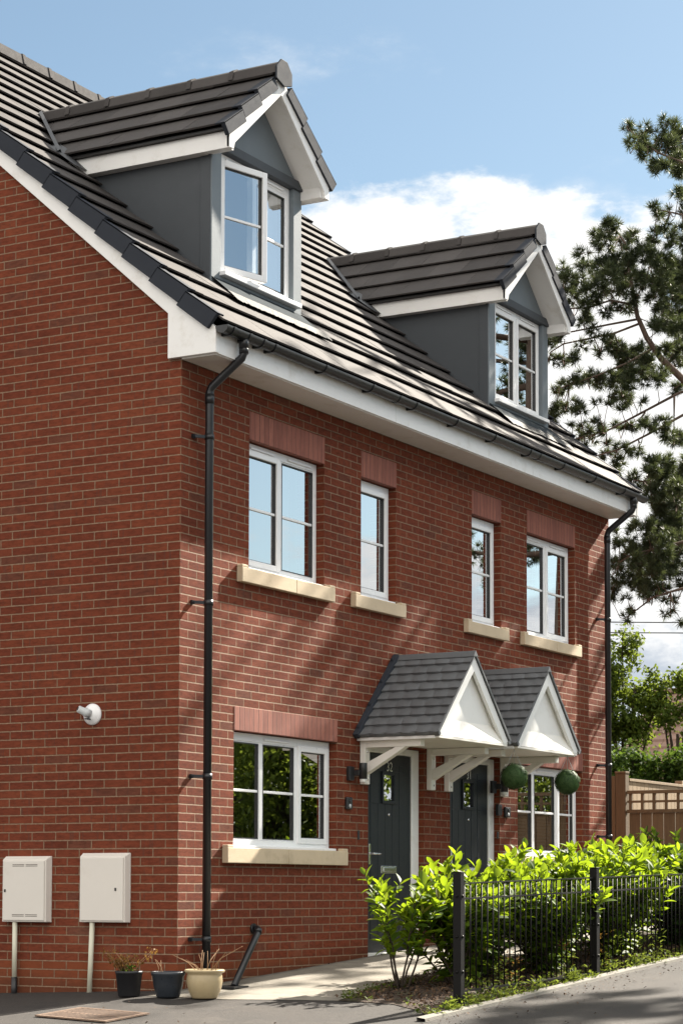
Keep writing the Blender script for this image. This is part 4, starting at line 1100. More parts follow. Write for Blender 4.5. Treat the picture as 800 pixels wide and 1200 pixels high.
# ------------------------------------------------------------------ pots, gully, grate
def pot(x, y, prof, m, label, plant, seed):
    t = thing('plant_pot', label, 'plant pot', (x, y, h(x, y) + 0.004), 'pots at the house corner')
    MB().lathe(prof, (0, 0, 0), 36).build('pot', m, t)
    rim = max(p[0] for p in prof[-4:]) - 0.02; hz = prof[-1][1] if False else max(p[1] for p in prof)
    MB().lathe([(rim, hz - 0.025), (rim * 0.5, hz - 0.018), (0, hz - 0.015)], (0, 0, 0), 24).build('soil', 'soil', t)
    r2 = random.Random(seed); s = MB(); tips = []
    for k in range(plant[0]):
        a = r2.uniform(0, 6.28); q = r2.uniform(0.1, 0.7) * rim; hh = plant[1] * r2.uniform(0.5, 1.0); lean = r2.uniform(0.1, plant[2])
        b0 = Vector((q * math.cos(a), q * math.sin(a), hz - 0.03)); a2 = a + r2.uniform(-1, 1)
        mid = b0 + Vector((math.cos(a2) * lean * hh * 0.4, math.sin(a2) * lean * hh * 0.4, hh * 0.55)); e = mid + Vector((math.cos(a2) * lean * hh * 0.7, math.sin(a2) * lean * hh * 0.7, hh * 0.45))
        s.tube([b0, mid, e], [0.004, 0.003, 0.0015], 6); tips += [(mid, 0.3), (e, 1.0), ((mid + e) / 2, 0.7)]
    s.build('stems', 'dry', t)
    if plant[3]:
        g = np.random.default_rng(seed); P_ = []
        for tp, w_ in tips:
            for _ in range(plant[3]): P_.append(np.array(tp) + g.normal(0, 0.018, 3))
        leaf_cloud('dry_leaves', P_, np.tile([0, 0, 1.0], (len(P_), 1)), 0.026, 'dryleaf', t, 0.5, seed, 1.5)
        Q = np.array([[r2.uniform(-1, 1) * rim * 0.6, r2.uniform(-1, 1) * rim * 0.6, hz + r2.uniform(-0.01, 0.04)] for _ in range(70)])
        leaf_cloud('green_leaves', Q, np.tile([0, 0, 1.0], (70, 1)), 0.03, 'weed', t, 0.5, seed + 1, 1.2)
pot(-0.495, 0.115, [(0, 0), (0.078, 0), (0.084, 0.01), (0.102, 0.175), (0.107, 0.178), (0.107, 0.197), (0.100, 0.198), (0.096, 0.17)], 'potblack', 'small black pot of rusty dried plants by the wall', (16, 0.19, 0.9, 9), 4)
pot(-0.43, -0.205, [(0, 0), (0.085, 0), (0.092, 0.012), (0.113, 0.09), (0.122, 0.16), (0.133, 0.176), (0.133, 0.196), (0.124, 0.198), (0.114, 0.17)], 'potblue', 'dark blue glazed pot with one bare dry twig', (3, 0.20, 0.5, 0), 8)
pot(-0.335, -0.475, [(0, 0), (0.092, 0), (0.100, 0.012), (0.128, 0.07), (0.139, 0.13), (0.135, 0.175), (0.130, 0.188), (0.152, 0.200), (0.156, 0.214), (0.146, 0.222), (0.132, 0.21), (0.125, 0.18)], 'pottan', 'bulbous tan glazed pot holding bare straw-coloured stalks', (13, 0.21, 1.3, 0), 21)

def on_ground(mb, dz=0.0):
    mb.v = [(v[0], v[1], v[2] + h(v[0], v[1]) + dz) for v in mb.v]; return mb
gl = thing('gully', 'small dark gully grid at the foot of the leaning waste pipe', 'gully', (0.36, -0.28, h(0.36, -0.28)))
k = MB(); k.box(-0.11, 0.11, -0.09, -0.07, 0.004, 0.02); k.box(-0.11, 0.11, 0.07, 0.09, 0.004, 0.02); k.box(-0.11, -0.09, -0.07, 0.07, 0.004, 0.02); k.box(0.09, 0.11, -0.07, 0.07, 0.004, 0.02)
k.build('surround', 'blackm', gl)
k = MB()
for i in range(7): k.box(-0.085 + i * 0.025, -0.073 + i * 0.025, -0.07, 0.07, 0.006, 0.014)
k.build('grid', 'blackm', gl)
k = MB(); k.box(-0.09, 0.09, -0.07, 0.07, 0.0065, 0.0075); k.build('dark_plate', 'black', gl)  # flat black plate under the grid stands in for the dark pit
dg = thing('drain_grate', 'rusty slotted drain grate set in the asphalt drive', 'drain grate', (-1.62, -0.36, h(-1.62, -0.36)))
k = MB(); a, b = 0.27, 0.31; e = 0.06
sl = lambda mb: [(v[0], v[1], v[2] + e * v[0] + (0.04 * v[1])) for v in mb.v]
k.box(-a, a, -b, -b + 0.03, 0.006, 0.016); k.box(-a, a, b - 0.03, b, 0.006, 0.016); k.box(-a, -a + 0.03, -b + 0.03, b - 0.03, 0.006, 0.016); k.box(a - 0.03, a, -b + 0.03, b - 0.03, 0.006, 0.016)
k.v = sl(k); k.build('rim', 'rust', dg)
k = MB(); n = 15
for i in range(n):
    y_ = -b + 0.045 + (2 * b - 0.09) * i / (n - 1); k.box(-a + 0.03, a - 0.03, y_ - 0.009, y_ + 0.009, 0.006, 0.0140)
k.box(-0.012, 0.012, -b + 0.03, b - 0.03, 0.005, 0.0145)
k.v = sl(k); k.build('bars', 'rust', dg)
k = MB(); k.box(-a + 0.03, a - 0.03, -b + 0.03, b - 0.03, 0.010, 0.0134); k.v = sl(k); k.build('dark_plate', 'black', dg)  # black plate just below the bar tops: slot darkness put into colour
# ------------------------------------------------------------------ railing
rl_ = thing('metal_railing', 'black steel bar railing along the planting bed', 'railing', (0.15, -2.4, h(0.15, -2.4)))
ro = rl_.location.copy()
def RB(mb, name, m='railing', par=rl_, bev=0.002):
    mb.v = [(v[0] - ro.x, v[1] - ro.y, v[2] - ro.z) for v in mb.v]; return mb.build(name, m, par, bev)
PX = [0.15, 2.70, 5.25, 7.80]
topz = lambda x: 0.853 + 0.0228 * (x - 0.27)
for x in PX:
    k = MB(); k.box(x - 0.032, x + 0.032, -2.432, -2.368, h(x, -2.4) - 0.05, topz(x) + 0.072)
    k.box(x - 0.035, x + 0.035, -2.435, -2.365, topz(x) + 0.0725, topz(x) + 0.082)
    po = RB(k, 'post', bev=0.004)
    for z in (topz(x) - 0.10, topz(x) - 0.40, topz(x) - 0.66):
        k = MB().lathe([(0.012, 0), (0.012, 0.004), (0.006, 0.009), (0, 0.010)], (x, -2.4322, z), 12, Matrix.Rotation(R(90), 3, 'X')); RB(k, 'bolt', 'railing', po, 0)
        k = MB().lathe([(0.012, 0), (0.012, 0.004), (0.006, 0.009), (0, 0.010)], (x - 0.0322, -2.4, z), 12, Matrix.Rotation(R(-90), 3, 'Y')); RB(k, 'bolt', 'railing', po, 0)
for a, b in zip(PX[:-1], PX[1:]):
    a += 0.034; b -= 0.034
    k = MB()
    for dz, t_ in ((0.0, 0.010), (-0.115, 0.012), (-0.80, 0.014)):
        k.beam((a, -2.4, topz(a) + dz - 0.006), (b, -2.4, topz(b) + dz - 0.006), 0.030, t_)
    n = 25
    for i in range(n):
        x = a + (b - a) * (i + 0.6) / (n + 0.2)
        k.tube([(x, -2.4, topz(x) - 0.004), (x, -2.4, topz(x) - 0.803)], 0.0062, 7)
    RB(k, 'bar_panel', 'railing', rl_, 0)

# ------------------------------------------------------------------ timber fences
FX = 10.0
ft = thing('garden_fence', 'brown timber fence with a square trellis top at the right end of the house', 'fence', (FX, 0.41, 0.54))
fo = ft.location.copy()
def FB(mb, name, m, par, o, bev=0.003):
    mb.v = [(v[0] - o.x, v[1] - o.y, v[2] - o.z) for v in mb.v]; return mb.build(name, m, par, bev)
k = MB(); k.box(FX - 0.055, FX + 0.055, 0.29, 0.42, 0.4, 2.19); k.box(FX - 0.062, FX + 0.062, 0.285, 0.425, 2.19, 2.215); k.box(FX - 0.055, FX + 0.0, 0.425, 0.54, 0.4, 2.16); FB(k, 'post', 'fence', ft, fo)
k = MB(); k.box(FX - 0.055, FX + 0.055, -1.60, -1.49, 0.4, 2.02); FB(k, 'post', 'fence', ft, fo)
k = MB()
for y in np.arange(0.26, -1.5, -0.145): k.box(FX - 0.012, FX + 0.010, y - 0.138, y, 0.45, 1.715)
for z in (0.75, 1.30): k.box(FX + 0.011, FX + 0.05, -1.49, 0.285, z - 0.04, z + 0.04)
FB(k, 'boards', 'fence', ft, fo)
k = MB()
k.box(FX - 0.035, FX + 0.012, -1.49, 0.287, 1.716, 1.758); k.box(FX - 0.035, FX + 0.012, -1.49, 0.287, 1.945, 1.985)
k.box(FX - 0.020, FX + 0.002, -1.49, 0.287, 1.838, 1.866)
for i in range(12):
    y = 0.262 - i * 0.150; k.box(FX - 0.022, FX + 0.006, y - 0.036, y, 1.759, 1.944)
FB(k, 'trellis', 'fence', ft, fo)
f2 = thing('garden_fence', 'pale close-boarded fence running back from the trellis fence post', 'fence', (FX + 0.1, 0.30, 0.54))
fo2 = f2.location.copy()
k = MB()
for i in range(60):
    x = FX + 0.08 + i * 0.125; k.box(x, x + 0.119, 0.30, 0.318 + (0.006 if i % 2 else 0), 0.4, 2.10)
FB(k, 'boards', 'fencepale', f2, fo2)
k = MB(); k.box(FX + 0.07, FX + 7.6, 0.285, 0.34, 2.102, 2.135); FB(k, 'capping', 'fencepale', f2, fo2)
for i, x in enumerate((FX + 2.0, FX + 4.0, FX + 6.0)):
    k = MB(); k.box(x - 0.05, x + 0.05, 0.345, 0.44, 0.4, 2.19); FB(k, 'post', 'fencepale', f2, fo2)

# ------------------------------------------------------------------ laurels
LP = []                                  # one leaf: points along the blade (u, half width, droop)
for u, wv in ((0.0, 0.05), (0.18, 0.55), (0.45, 1.0), (0.72, 0.85), (0.90, 0.42), (1.0, 0.0)): LP.append((u, wv))
def leaf_blades(P, D, N, L, Wd, curl, m, parent, name):
    """P base points, D blade directions, N upward normals, L lengths, Wd widths: folded elliptical leaves"""
    P, D, N = (np.asarray(a, float) for a in (P, D, N))
    D /= np.linalg.norm(D, axis=1)[:, None]
    S = np.cross(D, N); S /= np.linalg.norm(S, axis=1)[:, None] + 1e-9
    N = np.cross(S, D)
    L = np.asarray(L)[:, None]; Wd = np.asarray(Wd)[:, None]; curl = np.asarray(curl)[:, None]
    cols = []
    for u, wv in LP:
        c = P + D * L * u - N * L * curl * u * u
        cols += [c - S * Wd * wv * 0.5 + N * Wd * wv * 0.16, c, c + S * Wd * wv * 0.5 + N * Wd * wv * 0.16]
    V = np.stack(cols, 1); n, k, _ = V.shape
    f = []
    for i in range(len(LP) - 1):
        for e in (0, 1): f.append((3 * i + e, 3 * i + e + 1, 3 * i + e + 4, 3 * i + e + 3))
    F = (np.array(f)[None] + (np.arange(n) * k)[:, None, None]).reshape(-1, 4)
    o = fast(name, V.reshape(-1, 3), F, m, parent)
    return o
def laurel(x, y, hgt, rad, nst, seed, label, m='laurel', leafn=26, low=0.2, lscale=1.0, spread=1.0):
    t = thing('laurel_shrub', label, 'shrub', (x, y, h(x, y)), 'laurel shrubs along the railing')
    r2 = random.Random(seed); st = MB(); P, D, N, L, Wd, C = [], [], [], [], [], []
    for k in range(nst):
        a = 6.283 * k / nst + r2.uniform(-0.5, 0.5); q = (0.25 + 0.75 * r2.random() ** 0.7) * rad * spread
        H = hgt * (1.0 - 0.30 * (q / rad) ** 2) * r2.uniform(0.70, 1.02)
        b0 = Vector((r2.uniform(-.05, .05), r2.uniform(-.05, .05), -0.02))
        tip = Vector((math.cos(a) * q, math.sin(a) * q, H))
        mid = b0.lerp(tip, 0.5) + Vector((math.cos(a) * q * 0.12, math.sin(a) * q * 0.12, -0.05 * H))
        pts = []
        for i in range(9):
            u = i / 8; pts.append(b0 * (1 - u) ** 2 + mid * 2 * u * (1 - u) + tip * u * u + Vector((r2.uniform(-1, 1), r2.uniform(-1, 1), 0)) * 0.008)
        st.tube(pts, [0.010 * (1 - 0.72 * i / 8) for i in range(9)], 6)
        def shoot(pp, n, u0, sz):
            for i in range(n):
                u = u0 + (1 - u0) * (i + r2.random() * 0.6) / n
                s = u * (len(pp) - 1); j = min(int(s), len(pp) - 2); p = pp[j].lerp(pp[j + 1], s - j); ax = (pp[j + 1] - pp[j]).normalized()
                az = i * 2.4 + r2.uniform(-0.5, 0.5); sd = ax.orthogonal().normalized(); sd = Matrix.Rotation(az, 3, ax) @ sd
                up = 0.35 + 0.9 * u ** 3 + r2.uniform(-0.15, 0.25)
                d = (sd + ax * up + Vector((0, 0, 0.15))).normalized()
                P.append(p); D.append(d); N.append((ax * 1.0 - sd * 0.2 + Vector((r2.uniform(-.3, .3), r2.uniform(-.3, .3), 0.35))))
                l = sz * r2.uniform(0.55, 1.25) * lscale * (0.8 if u > 0.93 else 1.0); L.append(l); Wd.append(l * r2.uniform(0.42, 0.54)); C.append(r2.uniform(0.0, 0.38) if u < 0.85 else r2.uniform(-0.1, 0.15))
        shoot(pts, int(leafn * 1.15), low, 0.126)
        for _ in range(4):                # side shoots
            u = r2.uniform(0.35, 0.85); s = u * 8; j = min(int(s), 7); p = pts[j].lerp(pts[j + 1], s - j)
            az = r2.uniform(0, 6.28); ln = hgt * r2.uniform(0.14, 0.28)
            e = p + Vector((math.cos(az) * ln * 0.6, math.sin(az) * ln * 0.6, ln * 0.9)); pp = [p, p.lerp(e, 0.5) + Vector((math.cos(az), math.sin(az), 0)) * ln * 0.1, e]
            st.tube(pp, [0.005, 0.004, 0.002], 5); shoot(pp, int(leafn * 0.5), 0.2, 0.115)
    st.build('stem', 'stem', t)
    leaf_blades(P, D, N, L, Wd, C, m, t, 'foliage')
laurel(1.02, -1.45, 1.00, 0.32, 6, 1, 'slim open laurel shrub standing alone before door 32', leafn=19, low=0.36)
laurel(1.50, -1.72, 1.06, 0.46, 17, 2, 'laurel shrub just left of the first railing post', leafn=27, low=0.10)
laurel(2.10, -1.62, 1.24, 0.56, 24, 3, 'tallest laurel shrub, at the foot of the right door', leafn=30, low=0.03)
laurel(2.75, -1.92, 1.10, 0.58, 24, 4, 'laurel shrub behind the first railing panel, before the second railing post', leafn=30, low=0.03)
laurel(3.45, -1.68, 1.14, 0.60, 24, 5, 'laurel shrub under the right canopy, behind the first railing panel', leafn=30, low=0.03)
laurel(4.15, -1.92, 1.12, 0.60, 24, 6, 'laurel shrub under the ground-floor right window, behind the second railing post', leafn=30, low=0.03)
laurel(4.95, -1.75, 1.14, 0.62, 24, 7, 'laurel shrub at the right edge of the house, behind the second railing panel', leafn=30, low=0.03)
laurel(5.75, -1.95, 1.02, 0.62, 22, 8, 'darker laurel shrub behind the second railing panel, before the brown fence', 'laureld', leafn=30, low=0.03)
laurel(6.55, -1.70, 1.10, 0.64, 22, 9, 'dark laurel shrub farthest right, in front of the trellis fence', 'laureld', leafn=30, low=0.03)
laurel(7.35, -1.95, 1.06, 0.62, 20, 10, 'dark laurel shrub at the far right end of the bed', 'laureld', leafn=28, low=0.03)

# bark chips, weeds and fallen leaves on the bed
g = np.random.default_rng(77)
def in_bed(x, y): return (-2.44 < y < -1.15) and x > (0.15 if y > -1.9 else 0.15 + (y + 1.9) * 1.0) and not (y > -1.32 and x < 1.0)
pts = []
while len(pts) < 5200:
    x, y = g.uniform(-0.4, 5.5), g.uniform(-2.44, -1.1)
    if in_bed(x, y): pts.append((x, y, h(x, y) + 0.022 + g.uniform(0, 0.012)))
o = leaf_cloud('bark_chips', pts, np.tile([0, 0, 1.0], (len(pts), 1)), 0.034, 'chip', None, 0.45, 5, 0.55); tag(o, 'loose brown bark chips and dead leaves on the planting bed', 'bark chips'); o['kind'] = 'stuff'
P, D, N, L, Wd, C = [], [], [], [], [], []
def weed(x, y, hh, n, sz):
    z = h(x, y) + 0.01
    for i in range(n):
        a = g.uniform(0, 6.28); u = g.uniform(0.05, 1) * hh; q = g.uniform(0, 0.05) + 0.03 * hh
        P.append((x + math.cos(a) * q, y + math.sin(a) * q, z + u)); d = np.array([math.cos(a), math.sin(a), g.uniform(0.1, 1.2)]); D.append(d); N.append((0.1, 0.1, 1))
        l = sz * g.uniform(0.6, 1.3); L.append(l); Wd.append(l * g.uniform(0.3, 0.55)); C.append(g.uniform(-0.1, 0.4))
for _ in range(150):
    x = g.uniform(-0.3, 6.0); weed(x, -2.455 + abs(g.normal(0, 0.05)), g.uniform(0.02, 0.12), int(g.integers(10, 26)), 0.035)
for x, y, hh in ((0.35, -2.36, 0.20), (0.42, -2.3, 0.26), (0.55, -2.38, 0.22), (0.75, -2.36, 0.15), (0.95, -2.33, 0.24), (1.15, -2.3, 0.30), (1.2, -2.38, 0.18), (2.2, -2.36, 0.22), (2.9, -2.37, 0.18), (3.2, -2.36, 0.30), (3.6, -2.37, 0.34), (3.9, -2.35, 0.25), (4.2, -2.36, 0.3)):
    weed(x, y, hh, 46, 0.045)
for _ in range(45):
    u = g.random(); x = -0.38 + 0.55 * u + g.normal(0, 0.05); y = -2.40 + 1.0 * u + g.normal(0, 0.03)
    if in_bed(x + 0.06, y): weed(x, y, g.uniform(0.02, 0.07), 14, 0.03)
for _ in range(40): weed(g.uniform(0.2, 1.6), g.uniform(-1.45, -1.28), g.uniform(0.01, 0.06), 10, 0.025)
o = leaf_blades(P, D, N, L, Wd, C, 'weed', None, 'weeds'); tag(o, 'small green weeds growing along the edge of the bed', 'weeds'); o['kind'] = 'stuff'
lp = []
while len(lp) < 420:
    x = g.uniform(-2.6, 4.6); y = -2.53 - abs(g.normal(0, 0.22)) if g.random() < 0.62 else g.uniform(-3.6, 0.0)
    if y > -2.5 and x > -0.45: 
        if y < -1.1 or g.random() < 0.6: continue
        y = -abs(g.normal(0, 0.05)) - 0.01
    lp.append((x, y, h(x, y) + g.uniform(0.008, 0.014)))
o = leaf_cloud('leaf_litter', lp, np.tile([0, 0, 1.0], (len(lp), 1)), 0.022, 'chip', None, 0.55, 15, 0.35); tag(o, 'scattered dry leaves and grit on the asphalt beside the kerb', 'leaf litter'); o['kind'] = 'stuff'
P, D, N, L, Wd, C = [], [], [], [], [], []
for x in (1.25, 1.3, 1.18, 2.3, 2.95, 3.1): weed(x, -2.32, 0.34, 26, 0.035)
o = leaf_blades(P, D, N, L, Wd, C, 'dryleaf', None, 'dry_weeds'); tag(o, 'dry rusty weeds standing behind the railing bars', 'weeds'); o['kind'] = 'stuff'

# ------------------------------------------------------------------ pine
PINE_TUFTS= [(10.23,0.33,10.15,0.084),(10.5,0.19,10.16,0.084),(10.69,-0.01,10.29,0.084),(10.94,-0.03,10.25,0.127),(10.61,0.01,10.07,0.126),(10.7,0.36,10.16,0.096),(9.49,0.01,9.68,0.071),(10.14,0.09,9.83,0.104),(10.82,0.22,10.05,0.106),(10.53,-0.09,9.94,0.136),(10.93,-0.1,10.08,0.138),(9.68,-0.07,9.56,0.081),(10.24,-0.05,9.63,0.083),(10.0,-0.25,9.49,0.082),(10.46,-0.23,9.67,0.125),(10.53,-0.25,9.55,0.094),(9.8,-0.5,9.06,0.081),(10.08,-0.42,9.06,0.082),(10.02,-0.12,9.0,0.092),(10.88,0.15,9.18,0.064),(10.73,-0.01,9.18,0.053),(9.94,-0.28,8.71,0.071),(10.85,-0.13,9.17,0.063),(10.01,-0.45,8.7,0.051),(10.04,0.86,8.59,0.084),(9.54,0.32,8.78,0.081),(9.78,0.56,8.69,0.093),(10.5,0.72,8.98,0.106),(9.7,0.27,8.73,0.082),(9.66,0.39,8.56,0.123),(10.75,0.61,8.89,0.096),(10.81,0.18,8.9,0.106),(10.13,-0.23,8.59,0.092),(10.89,0.3,8.88,0.064),(10.53,-0.24,8.67,0.083),(10.01,1.11,8.42,0.084),(9.64,0.88,8.2,0.103),(10.46,1.07,8.36,0.117),(10.06,1.09,8.19,0.105),(10.46,1.15,8.19,0.106),(10.42,0.98,8.57,0.106),(9.75,0.5,8.31,0.123),(9.91,0.38,8.42,0.134),(9.74,0.13,8.39,0.122),(9.78,0.0,8.43,0.122),(9.74,-0.15,8.3,0.132),(10.14,-0.18,8.36,0.144),(10.62,-0.18,8.44,0.157),(9.44,0.23,8.09,0.121),(10.39,0.46,8.26,0.115),(9.81,0.53,8.11,0.113),(9.77,0.66,8.05,0.103),(10.52,0.64,8.22,0.095),(9.97,0.67,7.96,0.104),(9.75,0.72,7.87,0.093),(10.05,0.56,7.84,0.083),(10.4,0.55,7.96,0.084),(9.68,-0.04,8.07,0.122),(10.94,0.32,8.38,0.128),(9.79,-0.32,8.05,0.142),(10.82,-0.11,8.29,0.147),(10.8,0.22,8.17,0.116),(9.84,-0.38,7.82,0.142),(10.79,0.1,7.97,0.137),(10.34,-0.29,7.8,0.144),(10.54,-0.02,7.7,0.136),(9.88,-0.44,7.44,0.142),(9.79,-0.17,7.51,0.091),(9.77,0.71,7.7,0.072),(10.52,1.08,7.83,0.053),(9.84,0.61,7.52,0.093),(10.09,1.3,7.56,0.105),(10.31,1.43,7.38,0.085),(10.41,1.29,7.39,0.096),(9.72,0.86,7.21,0.082),(9.63,0.98,7.44,0.072),(9.98,0.85,7.41,0.073),(10.42,0.8,7.41,0.074),(9.58,0.38,7.38,0.071),(10.49,0.59,7.46,0.147),(10.51,0.68,7.55,0.116),(10.7,0.55,7.42,0.138),(9.68,0.01,7.22,0.091),(10.8,0.64,7.27,0.149),(9.77,0.05,6.96,0.122),(9.97,0.42,6.95,0.124),(10.2,0.75,7.08,0.115),(10.53,1.04,7.16,0.106),(9.75,0.85,6.94,0.093),(10.38,1.34,7.04,0.085),(9.94,1.04,6.92,0.094),(10.11,0.05,7.18,0.093),(10.12,0.08,6.97,0.113),(10.0,-0.11,6.92,0.092),(9.71,0.15,6.78,0.091),(10.0,-0.23,7.26,0.102),(10.77,-0.07,7.44,0.126),(11.22,0.03,7.35,0.085),(9.66,1.05,6.59,0.103),(9.64,1.1,6.51,0.103),(10.52,1.3,6.8,0.096),(9.99,0.95,6.68,0.094),(9.87,0.82,6.6,0.072),(9.9,0.62,6.67,0.052),(10.22,0.74,6.53,0.073),(10.43,1.02,6.57,0.053),(9.9,0.93,6.46,0.052),(10.14,0.39,6.59,0.062),(9.58,0.34,6.55,0.03),(10.53,1.13,6.45,0.085),(9.87,0.71,6.32,0.072),(10.14,0.63,6.37,0.083),(10.52,0.93,6.37,0.063),(9.87,0.74,6.19,0.041),(10.46,0.74,6.3,0.063),(10.8,0.72,6.57,0.064),(10.47,0.42,6.46,0.094),(10.75,0.36,6.58,0.074),(9.89,-0.03,6.33,0.092),(10.37,0.04,6.42,0.072),(9.89,0.04,6.66,0.061),(10.69,0.57,6.92,0.074),(10.24,-0.13,6.46,0.072),(10.47,-0.06,6.33,0.124),(11.24,0.12,6.42,0.107),(10.63,0.81,6.19,0.085),(10.84,0.76,6.32,0.074),(10.25,0.35,6.15,0.083),(10.22,0.51,5.99,0.104),(10.57,0.59,5.99,0.084),(10.35,0.25,6.12,0.073),(10.2,0.0,5.95,0.123),(10.41,-0.06,5.94,0.145),(10.0,-0.03,5.79,0.102),(10.38,-0.05,5.78,0.144),(11.27,0.09,5.99,0.16),(10.94,0.59,5.91,0.106),(10.63,0.22,5.78,0.084),(10.4,0.27,5.71,0.073),(10.35,-0.08,5.62,0.144),(10.11,-0.36,5.56,0.152),(10.18,0.04,5.56,0.103),(10.91,0.19,5.57,0.137),(11.11,0.07,5.57,0.159),(10.28,0.15,5.18,0.124),(10.92,0.22,5.32,0.148),(10.99,0.06,5.3,0.147),(10.55,0.63,5.17,0.063),(10.59,0.49,5.09,0.084),(10.74,0.47,5.29,0.095),(10.41,-0.04,5.04,0.124),(10.93,0.0,5.1,0.136),(10.04,0.38,4.94,0.082),(10.39,0.36,4.91,0.114),(10.82,0.4,4.97,0.116),(10.77,0.26,5.03,0.126),(10.31,-0.05,4.87,0.134),(11.24,0.16,5.01,0.138),(10.55,0.54,4.87,0.094),(10.42,0.59,4.74,0.083),(9.67,0.31,4.68,0.061),(10.4,0.54,4.64,0.094),(10.11,0.2,4.74,0.123),(10.72,0.32,4.82,0.126),(10.52,0.08,4.77,0.135),(11.05,0.13,4.84,0.127),(10.59,0.49,4.63,0.105),(10.85,0.46,4.69,0.116),(10.34,0.1,4.6,0.124),(10.79,0.12,4.66,0.126),(10.77,0.44,4.53,0.095),(10.94,0.41,4.58,0.095),(10.3,0.2,4.38,0.062),(11.03,0.29,4.55,0.085),(11.1,0.23,4.56,0.085),(10.81,0.26,4.4,0.073),(10.92,0.85,4.54,0.096),(10.9,0.86,4.41,0.074),(10.42,0.46,4.37,0.042),(10.48,0.4,4.22,0.073),(9.98,0.29,4.06,0.061),(11.08,0.22,4.22,0.053),(11.26,0.17,4.42,0.064),(10.72,-0.13,4.07,0.062),(10.94,0.05,4.24,0.031),(10.92,0.16,4.36,0.053)]
PINE_LIMBS= [[(11.37,-1.34,4.99),(11.19,-1.14,5.82),(10.93,-0.75,6.44),(10.59,-0.23,7.01),(10.44,-0.01,7.26),(10.34,0.14,7.52),(10.27,0.23,7.78),(10.23,0.26,8.04),(10.19,0.3,8.35),(10.15,0.33,8.66),(10.06,0.45,8.87)],[(10.26,0.22,7.91),(10.09,0.51,7.97),(9.97,0.74,7.88),(9.72,1.19,7.86)],[(10.29,0.2,7.75),(10.11,0.52,7.68),(9.89,0.93,7.59),(9.78,1.13,7.55)],[(10.3,0.19,7.7),(10.14,0.48,7.57),(9.84,1.02,7.44),(9.77,1.16,7.34)],[(10.39,0.08,7.39),(10.24,0.35,7.21),(10.07,0.67,7.06),(9.85,1.08,6.9)],[(11.16,-1.28,7.27),(10.94,-0.87,7.16),(10.56,-0.15,6.83),(10.33,0.28,6.57),(10.16,0.6,6.38),(9.97,0.95,6.28)],[(11.18,-1.27,6.96),(10.95,-0.86,6.87),(10.61,-0.22,6.58),(10.42,0.15,6.35),(10.24,0.5,6.15),(10.08,0.79,6.06)],[(10.55,-0.13,6.82),(10.56,-0.12,6.52)],[(11.13,-1.47,9.24),(10.81,-0.93,9.32),(10.43,-0.31,9.65),(10.27,-0.04,9.77),(10.09,0.24,10.04)],[(11.16,-1.45,8.62),(10.84,-0.91,8.77),(10.47,-0.29,9.01),(10.31,-0.02,9.08)],[(11.35,-1.24,4.47),(11.04,-0.7,4.51),(10.73,-0.15,4.47),(10.66,-0.02,4.43),(10.56,0.17,4.36),(10.42,0.44,4.13)],[(11.32,-1.25,4.99),(11.06,-0.8,4.99),(10.7,-0.17,5.04),(10.4,0.38,4.88),(10.33,0.52,4.78)],[(11.28,-1.27,5.71),(11.02,-0.82,5.66),(10.66,-0.19,5.69),(10.36,0.33,5.79)],[(11.17,-1.39,8.1),(10.88,-0.89,8.1),(10.52,-0.27,8.2),(10.3,0.09,8.38)]]
pine = thing('pine_tree', 'large dark pine with long needle tufts beyond the right end of the house', 'tree', (11.6, -1.6, 0.5))
po = np.array(pine.location)
tr = MB(); sub = lambda p: (p[0] - po[0], p[1] - po[1], p[2] - po[2])
tr.tube([sub(p) for p in ((11.6, -1.6, 0.3), (11.52, -1.52, 2.0), (11.36, -1.36, 5.0), (11.25, -1.3, 8.0), (11.2, -1.3, 11.0), (11.15, -1.25, 13.2))], [0.27, 0.23, 0.20, 0.15, 0.09, 0.03], 14)
segs = []
def limb(pts, r0, r1):
    pts = [Vector(p) for p in pts]
    n = len(pts); tr.tube([sub(p) for p in pts], [r0 + (r1 - r0) * i / (n - 1) for i in range(n)], 8)
    for a, b in zip(pts[:-1], pts[1:]):
        m = max(1, int((b - a).length / 0.12))
        for i in range(m + 1): segs.append(a.lerp(b, i / m))
for i, l in enumerate(PINE_LIMBS): limb(l, 0.062 if i == 0 else (0.016 if i in (1, 2, 3, 4, 7) else 0.024), 0.007)
clus = [(Vector(c[:3]), c[3], 1) for c in PINE_TUFTS]
for c in PINE_TUFTS:
    if c[3] > 0.105: clus.append((Vector(c[:3]) + Vector((0.87, 0.49, 0.03)) * rnd.uniform(0.4, 1.2) + Vector((0.25 * rnd.random(), -0.45 * rnd.random(), rnd.uniform(-0.12, 0.12))), c[3] * 0.9, 1))
g = np.random.default_rng(31)
def blocks(p):
    # would this spray of needles throw its shade on the wall, roof or bed that lie in full sun?
    x, y, z = p
    if y < 0 and x + 4.8 * y < 3.2 and 0 < z + 3.6 * y < 5.0: return True
    s = (z - 5.645 - 0.866 * y) / 4.466
    if 0 < x - 4.8 * s < 6.0 and -0.4 < y + s < 4.5: return True
    s = (z - 0.8) / 3.6
    return -1.0 < x - 4.8 * s < 5.0 and -2.4 < y + s < -0.9
